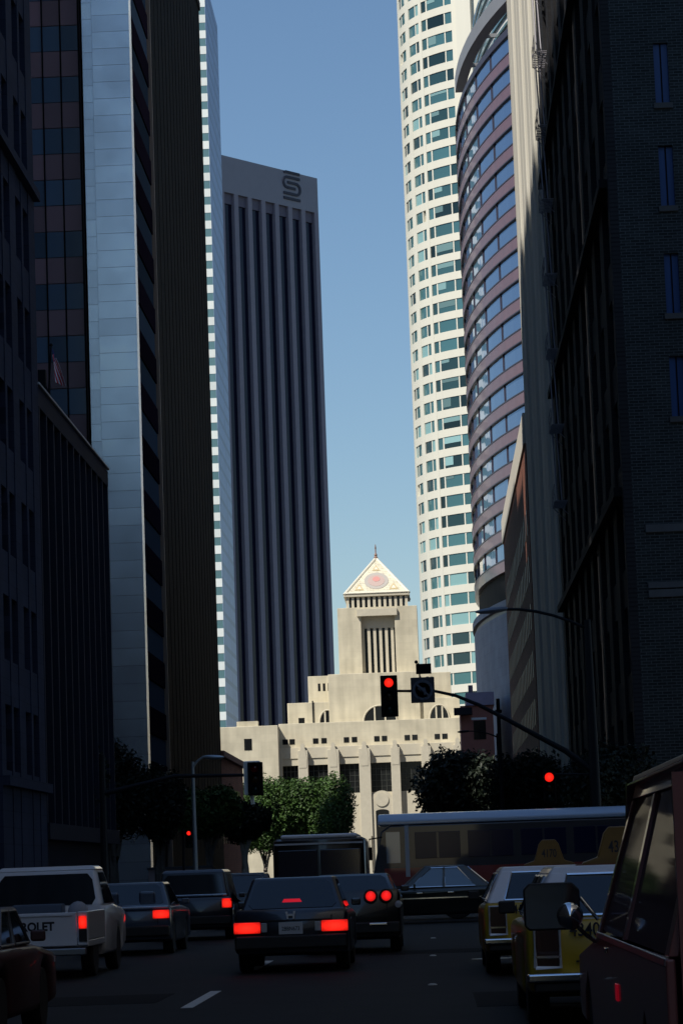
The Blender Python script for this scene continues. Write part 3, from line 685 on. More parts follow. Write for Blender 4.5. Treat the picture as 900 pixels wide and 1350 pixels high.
def lunette(px, py, wpx, hpx, Yf):
    x, z = xat(px, py, Yf), zat(px, py, Yf); rw, rh = wpx/2/(F/Yf), hpx/(F/Yf)
    l = MB().prism([(x + rw*math.cos(R(180 - 12*k)), z + rh*math.sin(R(12*k))) for k in range(16)], 'y', Yf - 0.04, Yf + 0.1).build('window', DW, t)
    for u in (-0.33, 0.33): boxobj('mullion', LS2, l, x + rw*u - 0.12, x + rw*u + 0.12, Yf - 0.2, Yf - 0.042, z, z + rh*0.93)
    MB().tube([(x + (rw + .12)*math.cos(R(180 - 12*k)), Yf - 0.05, z + (rh + .12)*math.sin(R(12*k))) for k in range(16)], 0.14, 6).build('frame', LS2, l)
lunette(501, 951, 42, 20, Y1 - 0.6); lunette(579, 948, 24, 18, Y1); lunette(432, 954, 20, 17, Y1)
MB().tube([(xat(412.5, 940, Y1 - .12), Y1 - 0.12, zat(412, 924, Y1)), (xat(413, 950, Y1 - .12), Y1 - 0.12, zat(413, 955, Y1))], 0.12, 6).build('downpipe', DARKPOLE, t)
# tower
x0, x1 = xat(446, 850, Y3 - 4), xat(551, 845, Y3 - 4); Yt = Y3 - 4
zt0 = zat(495, 890, Y1) - 2; zt1 = zat(497, 800, Yt)
r0, r1 = xat(476.5, 845, Yt), xat(521, 845, Yt); zr1 = zat(498, 809, Yt)
tm = MB().box(x0, r0, Yt, Yt + 14, zt0, zt1).box(r1, x1, Yt, Yt + 14, zt0, zt1).box(r0, r1, Yt, Yt + 14, zr1, zt1 - 0.003)
tm.build('tower_shaft', LS, t, bevel=0.05)
zs0, zs1 = zat(498, 885, Yt), zat(498, 827, Yt)
boxobj('tower_recess', DW, t, r0, r1, Yt + 1.6, Yt + 1.8, zt0, zs1)
boxobj('recess_head', LS2, t, r0 + .003, r1 - .003, Yt + 0.9, Yt + 2.2, zs1 + 0.003, zr1 - 0.003)
for k in range(6):
    ww_ = (r1 - r0 - 0.3)/5.55
    xx = r0 + 0.003 + ww_*1.02*k + (0 if k else 0)
    boxobj('tower_fin', LS2, t, xx, min(xx + ww_*0.5, r1 - .003), Yt + 0.9, Yt + 1.598, zt0, zs1)
boxobj('balcony', LS2, t, xat(470, 805, Yt), xat(523, 805, Yt), Yt - 0.5, Yt - 0.003, zat(497, 812, Yt), zat(497, 802.5, Yt), bevel=0.04)
cy0, cy1 = Yt + 1.0, Yt + 12
cx0, cx1 = xat(456, 792, cy0), xat(537, 790, cy0); zl1 = zat(496, 786, cy0)
boxobj('lantern_core', DW, t, cx0 + 0.5, cx1 - 0.5, cy0 + 0.6, cy1 - 0.6, zt1 - 1, zl1)
nl = 11; pl_ = (cx1 - cx0)/(nl + 0.5)
for k in range(nl + 1):
    xx = cx0 + pl_*k; boxobj('lantern_pier', LS2, t, xx, xx + pl_*0.5, cy0, cy0 + 0.598, zt1 - 0.9, zl1)
boxobj('lantern_cornice', LS2, t, cx0 - 0.35, cx1 + 0.35, cy0 - 0.35, cy1 + 0.35, zl1 + 0.002, zl1 + 0.35, bevel=0.05)
# pyramid
zp0 = zl1 + 0.353; mx, my = (cx0 + cx1)/2, (cy0 + cy1)/2
hwx = (cx1 - cx0)/2 + 0.3; hwy = (cy1 - cy0)/2 + 0.3
zapex = zat(493, 736, my)
apex = Vector((mx, my, zapex))
TILE = panel_mat('cream and gold tiles', (0.57, 0.53, 0.41), 0.45, 0.32, 1.25, 0.16, 0.5, 'XY', offset=0.5, mortar=0.03)
pyr = MB().add([(mx-hwx,my-hwy,zp0),(mx+hwx,my-hwy,zp0),(mx+hwx,my+hwy,zp0),(mx-hwx,my+hwy,zp0),apex], [(0,3,2,1),(0,1,4),(1,2,4),(2,3,4),(3,0,4)]).build('pyramid_roof', TILE, t)
CRW = mat('ivory tile border', (0.68, 0.64, 0.52), 0.5)
cr = [Vector((mx-hwx,my-hwy,zp0)), Vector((mx+hwx,my-hwy,zp0)), Vector((mx+hwx,my+hwy,zp0)), Vector((mx-hwx,my+hwy,zp0))]
for k in range(4):
    MB().tube([cr[k], apex], 0.22, 6).build('ridge', CRW, pyr)
MB().tube([cr[0] + Vector((0,0,.2)), cr[1] + Vector((0,0,.2))], 0.2, 6).build('ridge', CRW, pyr)
def onface(u, v, off=0.04):     # u across in metres from the centre, v = fraction of the height
    nrm = Vector((0, -(zapex - zp0), hwy)).normalized()
    return Vector((mx + u, my - hwy*(1 - v), zp0 + (zapex - zp0)*v)) + nrm*off
def facepoly(name, uv, off, m, th=0.05):
    MB().loft([[onface(u, v, off - th) for u, v in uv], [onface(u, v, off) for u, v in uv]]).build(name, m, pyr)
slope = math.hypot(zapex - zp0, hwy)
def circ(r, n=24, cu=0, cv=0.36): return [(cu + r*math.cos(2*math.pi*k/n), cv + r*math.sin(2*math.pi*k/n)/slope) for k in range(n)]
facepoly('emblem', circ(1.95), 0.06, mat('grey tile disc', (0.40, 0.37, 0.33), 0.5))
facepoly('emblem', circ(1.35), 0.09, mat('rose grey tile', (0.45, 0.34, 0.30), 0.5))
facepoly('emblem', circ(0.6, cv=0.40), 0.12, mat('rose tile', (0.55, 0.25, 0.22), 0.5))
GOLD = mat('gold tile', (0.50, 0.40, 0.22), 0.45)
for cu, cv, s_ in ((-2.75, 0.17, 0.75), (2.75, 0.17, 0.75), (0, 0.70, 0.62)):
    facepoly('ornament', [(cu - s_, cv - .06), (cu + s_, cv - .06), (cu, cv + s_*1.35/slope)], 0.06, GOLD)
    facepoly('ornament', [(cu - s_*.5, cv - .03), (cu + s_*.5, cv - .03), (cu, cv + s_*0.7/slope)], 0.09, CRW)
MB().lathe([(0.30, -0.3), (0.34, 0.1), (0.2, 0.3), (0.26, 0.55), (0.10, 0.85), (0.09, 1.5), (0.14, 1.6), (0.03, 2.3)], apex, n=12).build('finial', mat('bronze finial', (0.25, 0.14, 0.10), 0.5), pyr, smooth=True)

# ------------------------------------------------------------------ unseen blocks: rows continuing the street, hidden towers added to shade it
NB = panel_mat('grey office wall', (0.12, 0.12, 0.12), 3.0, 3.8, 0.5, 0.15, 0.7, 'XY', mortar=0.5)
def block(label, x0, x1, y0, y1, h):
    t = thing('unseen_block', label, 'building', ((x0+x1)/2, (y0+y1)/2, 0))
    boxobj('wall', NB, t, x0, x1, y0, y1, 0, h); boxobj('parapet', NB, t, x0 - .2, x1 + .2, y0 - .2, y1 + .2, h + .002, h + 1.2)
block('grey office block on the left side before the cross street, outside the frame', -60, WL, -420, X0 - 2, 50)
block('unseen grey tower behind the corner masonry block, added to shade the right facades', -95, -43, X1 + 1, 165, 145)
block('unseen slim grey wing behind the corner masonry block, added to shade the brick building', -42.99, -38, X1 + 1, 165, 133)
block('unseen lower grey tower behind the finned building, added to shade the pale slab', -95, -43, 165.5, 204, 120)
block('grey office block on the right side before the cross street, outside the frame', WR, 50, -420, X0 - 2, 44)
block('unseen tall grey tower beyond the black tower, added to shade podium and right trees', -75, -52, 263, 325, 150)
# ------------------------------------------------------------------ trees
def leaf_mat(name, col):
    m = bpy.data.materials.new(name); m.use_nodes = True; nt = m.node_tree; b = nt.nodes['Principled BSDF']
    tc = nt.nodes.new('ShaderNodeTexCoord'); n = nt.nodes.new('ShaderNodeTexNoise'); n.inputs['Scale'].default_value = 0.9; n.inputs['Detail'].default_value = 5
    nt.links.new(tc.outputs['Object'], n.inputs['Vector'])
    rp_ = nt.nodes.new('ShaderNodeValToRGB'); rp_.color_ramp.elements[0].position = 0.3; rp_.color_ramp.elements[1].position = 0.72
    rp_.color_ramp.elements[0].color = (*[c*0.5 for c in col], 1); rp_.color_ramp.elements[1].color = (*[c*1.7 for c in col], 1)
    nt.links.new(n.outputs['Fac'], rp_.inputs[0]); nt.links.new(rp_.outputs[0], b.inputs['Base Color'])
    b.inputs['Roughness'].default_value = 0.55; b.inputs['Specular IOR Level'].default_value = 0.3
    return m
LEAF = leaf_mat('ficus leaves', (0.034, 0.072, 0.013)); LEAF_SHADE = leaf_mat('shaded leaves', (0.010, 0.016, 0.008))  # the dark copy has the street's shade put into the leaf colour
BARK = mat('bark', (0.13, 0.11, 0.09), 0.9, var=0.3, scale=3, bump=0.3); BARK_SUN = mat('sunlit bark colour', (0.42, 0.37, 0.30), 0.9, var=0.2, scale=3)  # the paler copy has sunlight on the trunks put into its colour
def tree(name, label, x, y, blobs, n, ls, leaf, bark, tr=0.22, split=2.2, group=None, seed=1):
    """blobs: (dx, dy, z, rx, ry, rz) crown clumps; many leaf sprays spread through their volume"""
    rg = random.Random(seed)
    t = thing(name, label, 'tree', (x, y, 0.14), 0, group)
    tk = MB(); cz = blobs[0][2]
    for k, b in enumerate(blobs[:6]):
        ox, oy = rg.uniform(-.12, .12), rg.uniform(-.12, .12)
        tk.tube([(x + ox, y + oy, 0.1), (x + ox*1.3, y + oy, split*0.6), (x + b[0]*0.12 + ox, y + b[1]*0.12, split), (x + b[0]*0.5, y + b[1]*0.5, (split + b[2])/2), (x + b[0]*0.9, y + b[1]*0.9, b[2])],
                [tr*1.2, tr, tr*0.8, tr*0.5, tr*0.15], 7)
    tk.build('trunk', bark, t, smooth=True)
    tot = sum(b[3]*b[4] + b[3]*b[5] + b[4]*b[5] for b in blobs); V = []; Fc = []
    for b in blobs:
        k = int(n*(b[3]*b[4] + b[3]*b[5] + b[4]*b[5])/tot)
        for _ in range(k):
            d = Vector((rg.gauss(0, 1), rg.gauss(0, 1), rg.gauss(0, 1))).normalized(); rr = rg.uniform(0.35, 1.0)**0.45*rg.uniform(0.88, 1.1)
            c = Vector((x + b[0] + d.x*b[3]*rr, y + b[1] + d.y*b[4]*rr, b[2] + d.z*b[5]*rr))
            a = (d + Vector((rg.gauss(0, .7), rg.gauss(0, .7), rg.gauss(0, .7)))).normalized()
            u = a.cross(Vector((rg.gauss(0, 1), rg.gauss(0, 1), rg.gauss(0, 1)))).normalized(); w_ = a.cross(u)
            s_ = ls*rg.uniform(0.6, 1.35); o = len(V)
            V += [c - u*s_, c + w_*s_*0.5 + a*s_*.15, c + u*s_, c - w_*s_*0.5 + a*s_*.15]; Fc.append((o, o+1, o+2, o+3))
    cm = MB(); cm.v = V; cm.f = Fc; cm.m = [0]*len(Fc)
    cm.build('crown', leaf, t)
    return t
def blobset(w, d, z0, z1, k, seed, r=0.42):
    rg = random.Random(seed); out = []
    for i in range(k):
        a = 2*math.pi*i/k + rg.uniform(-.3, .3); q = rg.uniform(0.35, 0.62)
        out.append((w*q*math.cos(a), d*q*math.sin(a), rg.uniform(z0 + (z1-z0)*.36, z1 - (z1-z0)*.36), w*r*rg.uniform(.85, 1.2), d*r*rg.uniform(.85, 1.2), (z1-z0)*rg.uniform(.34, .42)))
    out.append((0, 0, (z0+z1)/2, w*.62, d*.62, (z1-z0)*.47)); return out
TG = 'street trees along the pavements'
# big clipped sunlit ficus before the library
def ft(px, pyt, pyb, wpx, Y, seed, label, leaf, n=9000, k=7, bark=BARK, ls=None, name='street_tree'):
    s = F/Y; x = xat(px, (pyt+pyb)/2, Y); z1 = zat(px, pyt, Y); z0 = max(1.6, zat(px, pyb, Y)); hw = wpx/2/s
    return tree(name, label, x, Y, blobset(hw*.98, hw*.8, z0, z1, k, seed), n, ls or 3.4/s, leaf, bark, tr=0.2, split=max(1.5, z0*0.8), group=TG, seed=seed)
ft(408, 1021, 1128, 134, 395, 11, 'broad clipped tree with sunlit green top in front of the library', LEAF, 42000, 10, ls=.24)
ft(348, 1019, 1128, 92, 392, 12, 'clipped tree with sunlit top just behind the small black signal head', LEAF, 30000, 9, ls=.24)
ft(276, 1037, 1110, 92, 200, 13, 'green clipped tree beside the silver street lamp at left', LEAF, 10000, 7)
ft(322, 1055, 1112, 76, 215, 14, 'shaded low tree filling the gap under the small black signal head', LEAF_SHADE, 8000, 6, BARK_SUN)
ft(208, 1010, 1112, 108, 170, 15, 'dark leafy tree before the foot of the black tower', LEAF_SHADE, 9000, 7)
ft(150, 968, 1112, 100, 145, 16, 'dark tree with open top before the foot of the pale slab tower', LEAF_SHADE, 9000, 7)
ft(75, 985, 1108, 150, 118, 17, 'black shaded tree at far left before the low finned building', LEAF_SHADE, 9000, 7)
ft(612, 984, 1092, 150, 330, 18, 'dark shaded tree with ragged left edge covering the right side of the library', LEAF_SHADE, 15000, 9)
ft(700, 985, 1100, 130, 190, 19, 'dark shaded tree right of the vertical pole above the bus', LEAF_SHADE, 10000, 7)
ft(800, 975, 1095, 150, 118, 20, 'black shaded tree at right beside the kerbside mast', LEAF_SHADE, 9000, 7)
# low pink wall and a red kiosk in the sunless background at left
bw = thing('low_wall', 'low pinkish garden wall glimpsed between tree trunks at left', 'wall', (-16.5, 190, 0.14))
boxobj('wall', mat('pink plaster', (0.42, 0.31, 0.29), 0.85, var=0.1, scale=1), bw, -19.5, -15.2, 190, 190.4, 0.14, 2.0); boxobj('coping', LST, bw, -19.6, -15.1, 189.9, 190.5, 2.002, 2.15)
# ------------------------------------------------------------------ street lamps and traffic signals
def tubeobj(name, pts, r, m, parent, n=10): return MB().tube(pts, r, n).build(name, m, parent, smooth=True)
def lamp(label, pole, tip, zarm, m, base_z=0.14, L=0.75):
    (x, y), (tx, ty, tz) = pole, tip
    t = thing('street_lamp', label, 'street lamp', (x, y, base_z))
    tubeobj('pole', [(x, y, base_z), (x, y, 2), (x, y, zarm + 0.25)], [0.13, 0.11, 0.065], m, t)
    MB().lathe([(0.22, 0), (0.22, 0.25), (0.15, 0.5), (0.13, 0.9)], (x, y, base_z), n=14).build('base', m, t)
    pts = []
    for k in range(9):
        u = k/8; pts.append((x + (tx - x)*u, y + (ty - y)*u, zarm + (tz - zarm)*(1 - (1 - u)**2.2)))
    tubeobj('arm', pts, [0.055 - 0.012*k/8 for k in range(9)], m, t)
    d = 1 if tx > x else -1
    MB().loft([[(tx + d*u*L, ty + 0.17*wv*math.cos(a), tz + zo + 0.10*hv*math.sin(a)) for a in [2*math.pi*q/10 for q in range(10)]] for u, wv, hv, zo in ((-0.25, .25, .4, 0), (0, .6, .8, 0), (0.4, 1, 1, -0.02), (0.8, .8, .8, -0.03), (1.0, .3, .3, -0.03))]).build('lamp_head', m, t, smooth=True)
    return t
p0 = P(255, 1040, 118); tp = P(272, 998, 118)
lamp('silver street lamp with curved arm in front of the black tower foot', (p0.x, 118), (tp.x, 118, tp.z), zat(255, 1012, 118), GALV)
XP, YP = 5.35, 91.0
tp = P(662, 803, YP)
HEADM = mat('dull grey lamp metal', (0.20, 0.22, 0.25), 0.4, 0.3)
def signal(parent, x, y, z, lit='red', face=-1, m=BLACKM, w=0.44, h=1.12, plate=0.0, edge=None, lr=1.0):
    """three section head centred at x, z; face -1 looks towards the camera"""
    s = boxobj('signal_head', m, parent, x - w/2, x + w/2, y - 0.11, y + 0.11, z - h/2, z + h/2, bevel=0.025)
    if plate: boxobj('back_plate', m if edge is None else edge, parent, x - w/2 - plate, x + w/2 + plate, y + 0.112, y + 0.125, z - h/2 - plate, z + h/2 + plate)
    for k, (c, nm) in enumerate(((RED_LENS, 'red'), (mat('amber off', (0.05, 0.025, 0.005), 0.3) if 'amber off' not in bpy.data.materials else bpy.data.materials['amber off'], 'amber'), (mat('green off', (0.004, 0.03, 0.025), 0.3) if 'green off' not in bpy.data.materials else bpy.data.materials['green off'], 'green'))):
        zz = z + h*(0.32 - 0.32*k); yy = y + face*0.115
        MB().lathe([(0.15*lr, 0), (0.14*lr, face*0.02), (0.08*lr, face*0.045), (0.01, face*0.055)], (x, yy, zz), 'y', 20).build('lens', RED_ON if lit == nm else c, s, smooth=True)
        v = MB()
        ring = [(math.cos(R(a)), math.sin(R(a))) for a in range(-20, 201, 20)]
        v.loft([[(x + .165*lr*c_, yy, zz + .165*lr*s_) for c_, s_ in ring] + [(x + .155*lr*c_, yy, zz + .155*lr*s_) for c_, s_ in ring[::-1]],
                [(x + .165*lr*c_, yy + face*.24, zz + .165*lr*s_) for c_, s_ in ring] + [(x + .155*lr*c_, yy + face*.24, zz + .155*lr*s_) for c_, s_ in ring[::-1]]])
        v.build('visor', m, s)
    return s
t = thing('signal_mast', 'kerbside mast carrying cobra lamp, long curved signal arm and a no turn sign', 'traffic signal', (XP, YP, 0.14))
tubeobj('pole', [(XP, YP, 0.14), (XP, YP, 5), (XP, YP, 9.4)], [0.20, 0.17, 0.11], DARKPOLE, t, 14)
MB().lathe([(0.3, 0), (0.3, 0.5), (0.24, 0.8), (0.2, 1.1)], (XP, YP, 0.14), n=16).build('base', DARKPOLE, t)
pts = [(XP, YP, 9.1)] + [(XP + (tp.x - XP)*u, YP, 9.1 + (tp.z - 9.1)*(1 - (1-u)**2)) for u in (0.2, .4, .6, .8, 1)]
tubeobj('lamp_arm', pts, 0.05, DARKPOLE, t)
MB().loft([[(tp.x - u*0.9, YP + 0.17*wv*math.cos(a), tp.z + zo + 0.11*hv*math.sin(a)) for a in [2*math.pi*q/10 for q in range(10)]] for u, wv, hv, zo in ((-0.2, .25, .4, 0), (0, .6, .8, 0), (0.4, 1, 1, -0.03), (0.8, .8, .7, -0.06), (1.0, .3, .3, -0.06))]).build('lamp_head', HEADM, t, smooth=True)
a0 = P(500, 911, YP); pts = [P(503, 911, YP), P(572, 911, YP), P(600, 917, YP), P(630, 929, YP), P(665, 947, YP), P(700, 966, YP), P(745, 990, YP)]
pts = [Vector(p) for p in pts] + [Vector((XP, YP, P(787, 1018, YP).z))]
tubeobj('signal_arm', pts, [0.04, 0.05, 0.055, 0.065, 0.075, 0.085, 0.10, 0.115], DARKPOLE, t)
sp0 = P(513, 918, YP)
signal(t, sp0.x, YP - 0.1, sp0.z, 'red', h=1.36, w=0.56)
# no left turn sign: dark square, ring and bent arrow
q = P(557, 910, YP); sx, sz = q.x, q.z
sg = boxobj('turn_sign', mat('dark sign face', (0.035, 0.037, 0.045), 0.5), t, sx - 0.39, sx + 0.39, YP - 0.14, YP - 0.11, sz - 0.42, sz + 0.42, bevel=0.02)
SGR = mat('dim grey blue ring', (0.085, 0.10, 0.13), 0.5)
MB().lathe([(0.34, 0), (0.34, -0.012), (0.25, -0.012), (0.25, 0)], (sx, YP - 0.142, sz), 'y', 32).build('ring', SGR, sg)
ar = MB().prism([(sx + .03, sz - .16), (sx + .10, sz - .16), (sx + .10, sz + .08), (sx - .06, sz + .08), (sx - .06, sz + .14), (sx - .18, sz + .045), (sx - .06, sz - .05), (sx - .06, sz + .01), (sx + .03, sz + .01)], 'y', YP - 0.152, YP - 0.142)
ar.build('arrow', SGR, sg)
MB().prism([(sx - .21, sz + .16), (sx - .16, sz + .21), (sx + .21, sz - .16), (sx + .16, sz - .21)], 'y', YP - 0.166, YP - 0.156).build('slash', SGR, sg)
q2 = P(558, 882, YP)
boxobj('small_sign', BLACKM, t, q2.x - 0.25, q2.x + 0.25, YP - 0.1, YP - 0.07, q2.z - 0.17, q2.z + 0.17); tubeobj('bracket', [(sx - .07, YP, sz + 0.35), (sx - .12, YP, q2.z + .2)], 0.025, DARKPOLE, t)
MB().ball((sx - .18, YP, q2.z + .24), .06, .06, .06).build('detector', DARKPOLE, t)
q3 = P(723, 1025, YP)
signal(t, q3.x, YP - 0.1, q3.z - 0.32, 'red', h=1.0, w=0.4)
tubeobj('bracket', [(q3.x, YP, q3.z + .1), (XP, YP, q3.z + .05)], 0.04, DARKPOLE, t)
# far side at left
xs, zs_ = xat(333, 1025, YP), zat(333, 1025, YP)
XL_ = -10.9
t = thing('signal_mast', 'kerbside mast at left with a pale edged black signal head on its arm', 'traffic signal', (XL_, YP + 1, 0.14))
tubeobj('pole', [(XL_, YP + 1, 0.14), (XL_, YP + 1, 5.6)], [0.14, 0.10], DARKPOLE, t)
tubeobj('signal_arm', [(XL_, YP + 1, 4.3), (XL_ + 2.4, YP + 1, 4.8), (xs - .2, YP + 1, zs_ + 0.12)], [0.09, 0.07, 0.05], DARKPOLE, t)
SUNEDGE = mat('pale signal housing', (0.80, 0.80, 0.76), 0.5)
boxobj('sun_edge', SUNEDGE, t, xs - 0.36, xs + 0.2, YP + 0.93, YP + 1.15, zs_ - 0.55, zs_ + 0.58, bevel=0.04)  # white box paints the sunlit edge beside and above the black head
signal(t, xs + 0.04, YP + 0.82, zs_ - 0.02, None, h=1.10, w=0.50)
tubeobj('bracket', [(xs - .12, YP + 1.05, zs_ - 0.55), (xs - .08, YP + 1.05, zs_ - 0.85)], 0.07, SUNEDGE, t)
q4 = P(252, 1099, 118)
t = thing('kerb_signal', 'small pole signal with red light beside the silver street lamp', 'traffic signal', (q4.x - .25, 117, 0.14))
tubeobj('pole', [(q4.x - .25, 117, 0.14), (q4.x - .25, 117, q4.z + .2)], 0.06, DARKPOLE, t)
signal(t, q4.x + .02, 116.8, q4.z - .24, 'red', h=0.75, w=0.3, lr=.6)
q5 = P(657, 952, 186)
t = thing('utility_pole', 'bare dark vertical pole in front of the lilac podium', 'pole', (q5.x, 186, 0.14))
tubeobj('pole', [(q5.x, 186, 0.14), (q5.x, 186, zat(655, 921, 186))], [0.17, 0.13], DARKPOLE, t)
tubeobj('clamp', [(q5.x, 185.8, zat(656, 940, 186)), (q5.x, 185.8, zat(656, 936, 186))], 0.24, DARKPOLE, t)
q6 = P(616, 964, 200)
lamp('dark street lamp with short arm pointing at the library attic windows', (4.9, 200), (q6.x, 200, q6.z), q6.z - .5, DARKPOLE)

# ------------------------------------------------------------------ vehicles: shared shapes (y forward, origin on the road)
def paint(name, col, rough=0.28, metal=0.0, coat=0.6): return mat(name, col, rough, metal, coat=coat)
def inset(poly, d):
    n = len(poly); out = []
    for i in range(n):
        a, b, c = Vector(poly[i-1]), Vector(poly[i]), Vector(poly[(i+1) % n])
        e1, e2 = (b - a).normalized(), (c - b).normalized(); n1, n2 = Vector((-e1.y, e1.x)), Vector((-e2.y, e2.x))
        m = n1 + n2
        if m.length < 1e-4: m = n1
        m.normalize(); k = max(0.5, m.dot(n1)); out.append(tuple(b + m*d/k))
    return out
def arch(yc, r, z0=0.30, n=7):           # wheel arch points from front to rear over the wheel, clockwise
    return [(yc + r*math.cos(math.pi*i/n), 0.33 + r*math.sin(math.pi*i/n)) for i in range(n + 1)]
def wheels(t, W, ys, r=0.32, wdt=0.2, rim=None, hub=CHROME):
    for y in ys:
        for s in (-1, 1):
            wh = MB().lathe([(r*.62, -wdt/2), (r*.94, -wdt/2), (r, -wdt*.35), (r, wdt*.35), (r*.94, wdt/2), (r*.62, wdt/2)], (s*(W/2 - wdt/2 - .02), y, r), 'x', 24).build('wheel', RUBBER, t, smooth=True)
            MB().lathe([(r*.615, -.06), (r*.6, s*wdt*.42), (r*.45, s*wdt*.3), (r*.2, s*wdt*.40), (0.01, s*wdt*.42)], (s*(W/2 - wdt/2 - .02), y, r), 'x', 20).build('rim', rim or HUBM, wh, smooth=True)
HUBM = mat('wheel disc', (0.3, 0.3, 0.31), 0.35, 0.6)
def body_from_profile(prof, W, m, t, r=0.07, name='body', waist=None):
    """prof counter-clockwise in (y, z) seen from +x; rounded towards both flanks"""
    area = sum(prof[i-1][0]*prof[i][1] - prof[i][0]*prof[i-1][1] for i in range(len(prof)))
    if area < 0: prof = prof[::-1]
    rings = []
    for x, d in ((-W/2, r), (-W/2 + r*.35, r*.33), (-W/2 + r, 0.0), (0, 0.0), (W/2 - r, 0.0), (W/2 - r*.35, r*.33), (W/2, r)):
        rings.append([(x, a, b) for a, b in inset(prof, d)])
    return MB().loft(rings).build(name, m, t, smooth=True, ang=50)
class Cabin:
    """greenhouse as a frustum with panes laid on its sides"""
    def __init__(s, t, m, base, top, wb, wt, zb, zt, roofm=None, bev=0.05):
        s.t = t; (s.b0, s.b1), (s.t0, s.t1) = base, top; s.wb, s.wt, s.zb, s.zt = wb/2, wt/2, zb, zt
        MB().loft([[(-s.wb, s.b0, zb), (s.wb, s.b0, zb), (s.wb, s.b1, zb), (-s.wb, s.b1, zb)], [(-s.wt, s.t0, zt), (s.wt, s.t0, zt), (s.wt, s.t1, zt), (-s.wt, s.t1, zt)]]).build('cabin', m, t, bevel=bev, seg=3)
        if roofm:
            e = 0.02
            MB().loft([[(-s.wt - e, s.t0 - e, zt - .03), (s.wt + e, s.t0 - e, zt - .03), (s.wt + e, s.t1 + e, zt - .03), (-s.wt - e, s.t1 + e, zt - .03)],
                       [(-s.wt*.93, s.t0 + .06, zt + .045), (s.wt*.93, s.t0 + .06, zt + .045), (s.wt*.93, s.t1 - .06, zt + .045), (-s.wt*.93, s.t1 - .06, zt + .045)]]).build('roof', roofm, t, bevel=0.03)
    def corners(s, side):
        if side == 'rear': return (Vector((-s.wb, s.b0, s.zb)), Vector((s.wb, s.b0, s.zb)), Vector((s.wt, s.t0, s.zt)), Vector((-s.wt, s.t0, s.zt)))
        if side == 'front': return (Vector((s.wb, s.b1, s.zb)), Vector((-s.wb, s.b1, s.zb)), Vector((-s.wt, s.t1, s.zt)), Vector((s.wt, s.t1, s.zt)))
        if side == 'right': return (Vector((s.wb, s.b0, s.zb)), Vector((s.wb, s.b1, s.zb)), Vector((s.wt, s.t1, s.zt)), Vector((s.wt, s.t0, s.zt)))
        return (Vector((-s.wb, s.b1, s.zb)), Vector((-s.wb, s.b0, s.zb)), Vector((-s.wt, s.t0, s.zt)), Vector((-s.wt, s.t1, s.zt)))
    def pt(s, side, u, v, off=0.0):
        a, b, c, d = s.corners(side); n = (b - a).cross(d - a).normalized()
        return (a*(1-u) + b*u)*(1-v) + (d*(1-u) + c*u)*v + n*off
    def pane(s, side, uv, m, name='window', frame=None, fr=0.018):
        o = MB().loft([[s.pt(side, u, v, -0.02) for u, v in uv], [s.pt(side, u, v, 0.008) for u, v in uv]]).build(name, m, s.t)
        if frame:
            ring = [s.pt(side, u, v, 0.012) for u, v in uv]
            MB().tube(ring + [ring[0]], fr, 6).build('frame', frame, o)
        return o
def rrect(u0, u1, v0, v1, cu=0.05, cv=0.12): return [(u0+cu, v0), (u1-cu, v0), (u1, v0+cv), (u1, v1-cv), (u1-cu, v1), (u0+cu, v1), (u0, v1-cv), (u0, v0+cv)]
def sedan_prof(rear, front, trunk, belt, hood, rb=0.30, deck=1.0, wr=-1.4, wf=1.42, ra=0.37, rwin=None, cowl=0.85):
    return ([(front - .03, 0.26), (front, 0.45), (front - .02, hood - .1), (front - .12, hood)] + [(cowl, belt - .02), (rear + deck, belt), (rear + .10, trunk), (rear + .015, trunk - .08), (rear, 0.62), (rear + .03, rb)]
            + [(wr - ra - .03, rb - .05)] + [(y, z) for y, z in arch(wr, ra)][::-1] + [(wr + ra + .03, 0.22), (wf - ra - .03, 0.22)] + [(y, z) for y, z in arch(wf, ra)][::-1] + [(wf + ra + .03, 0.24)])
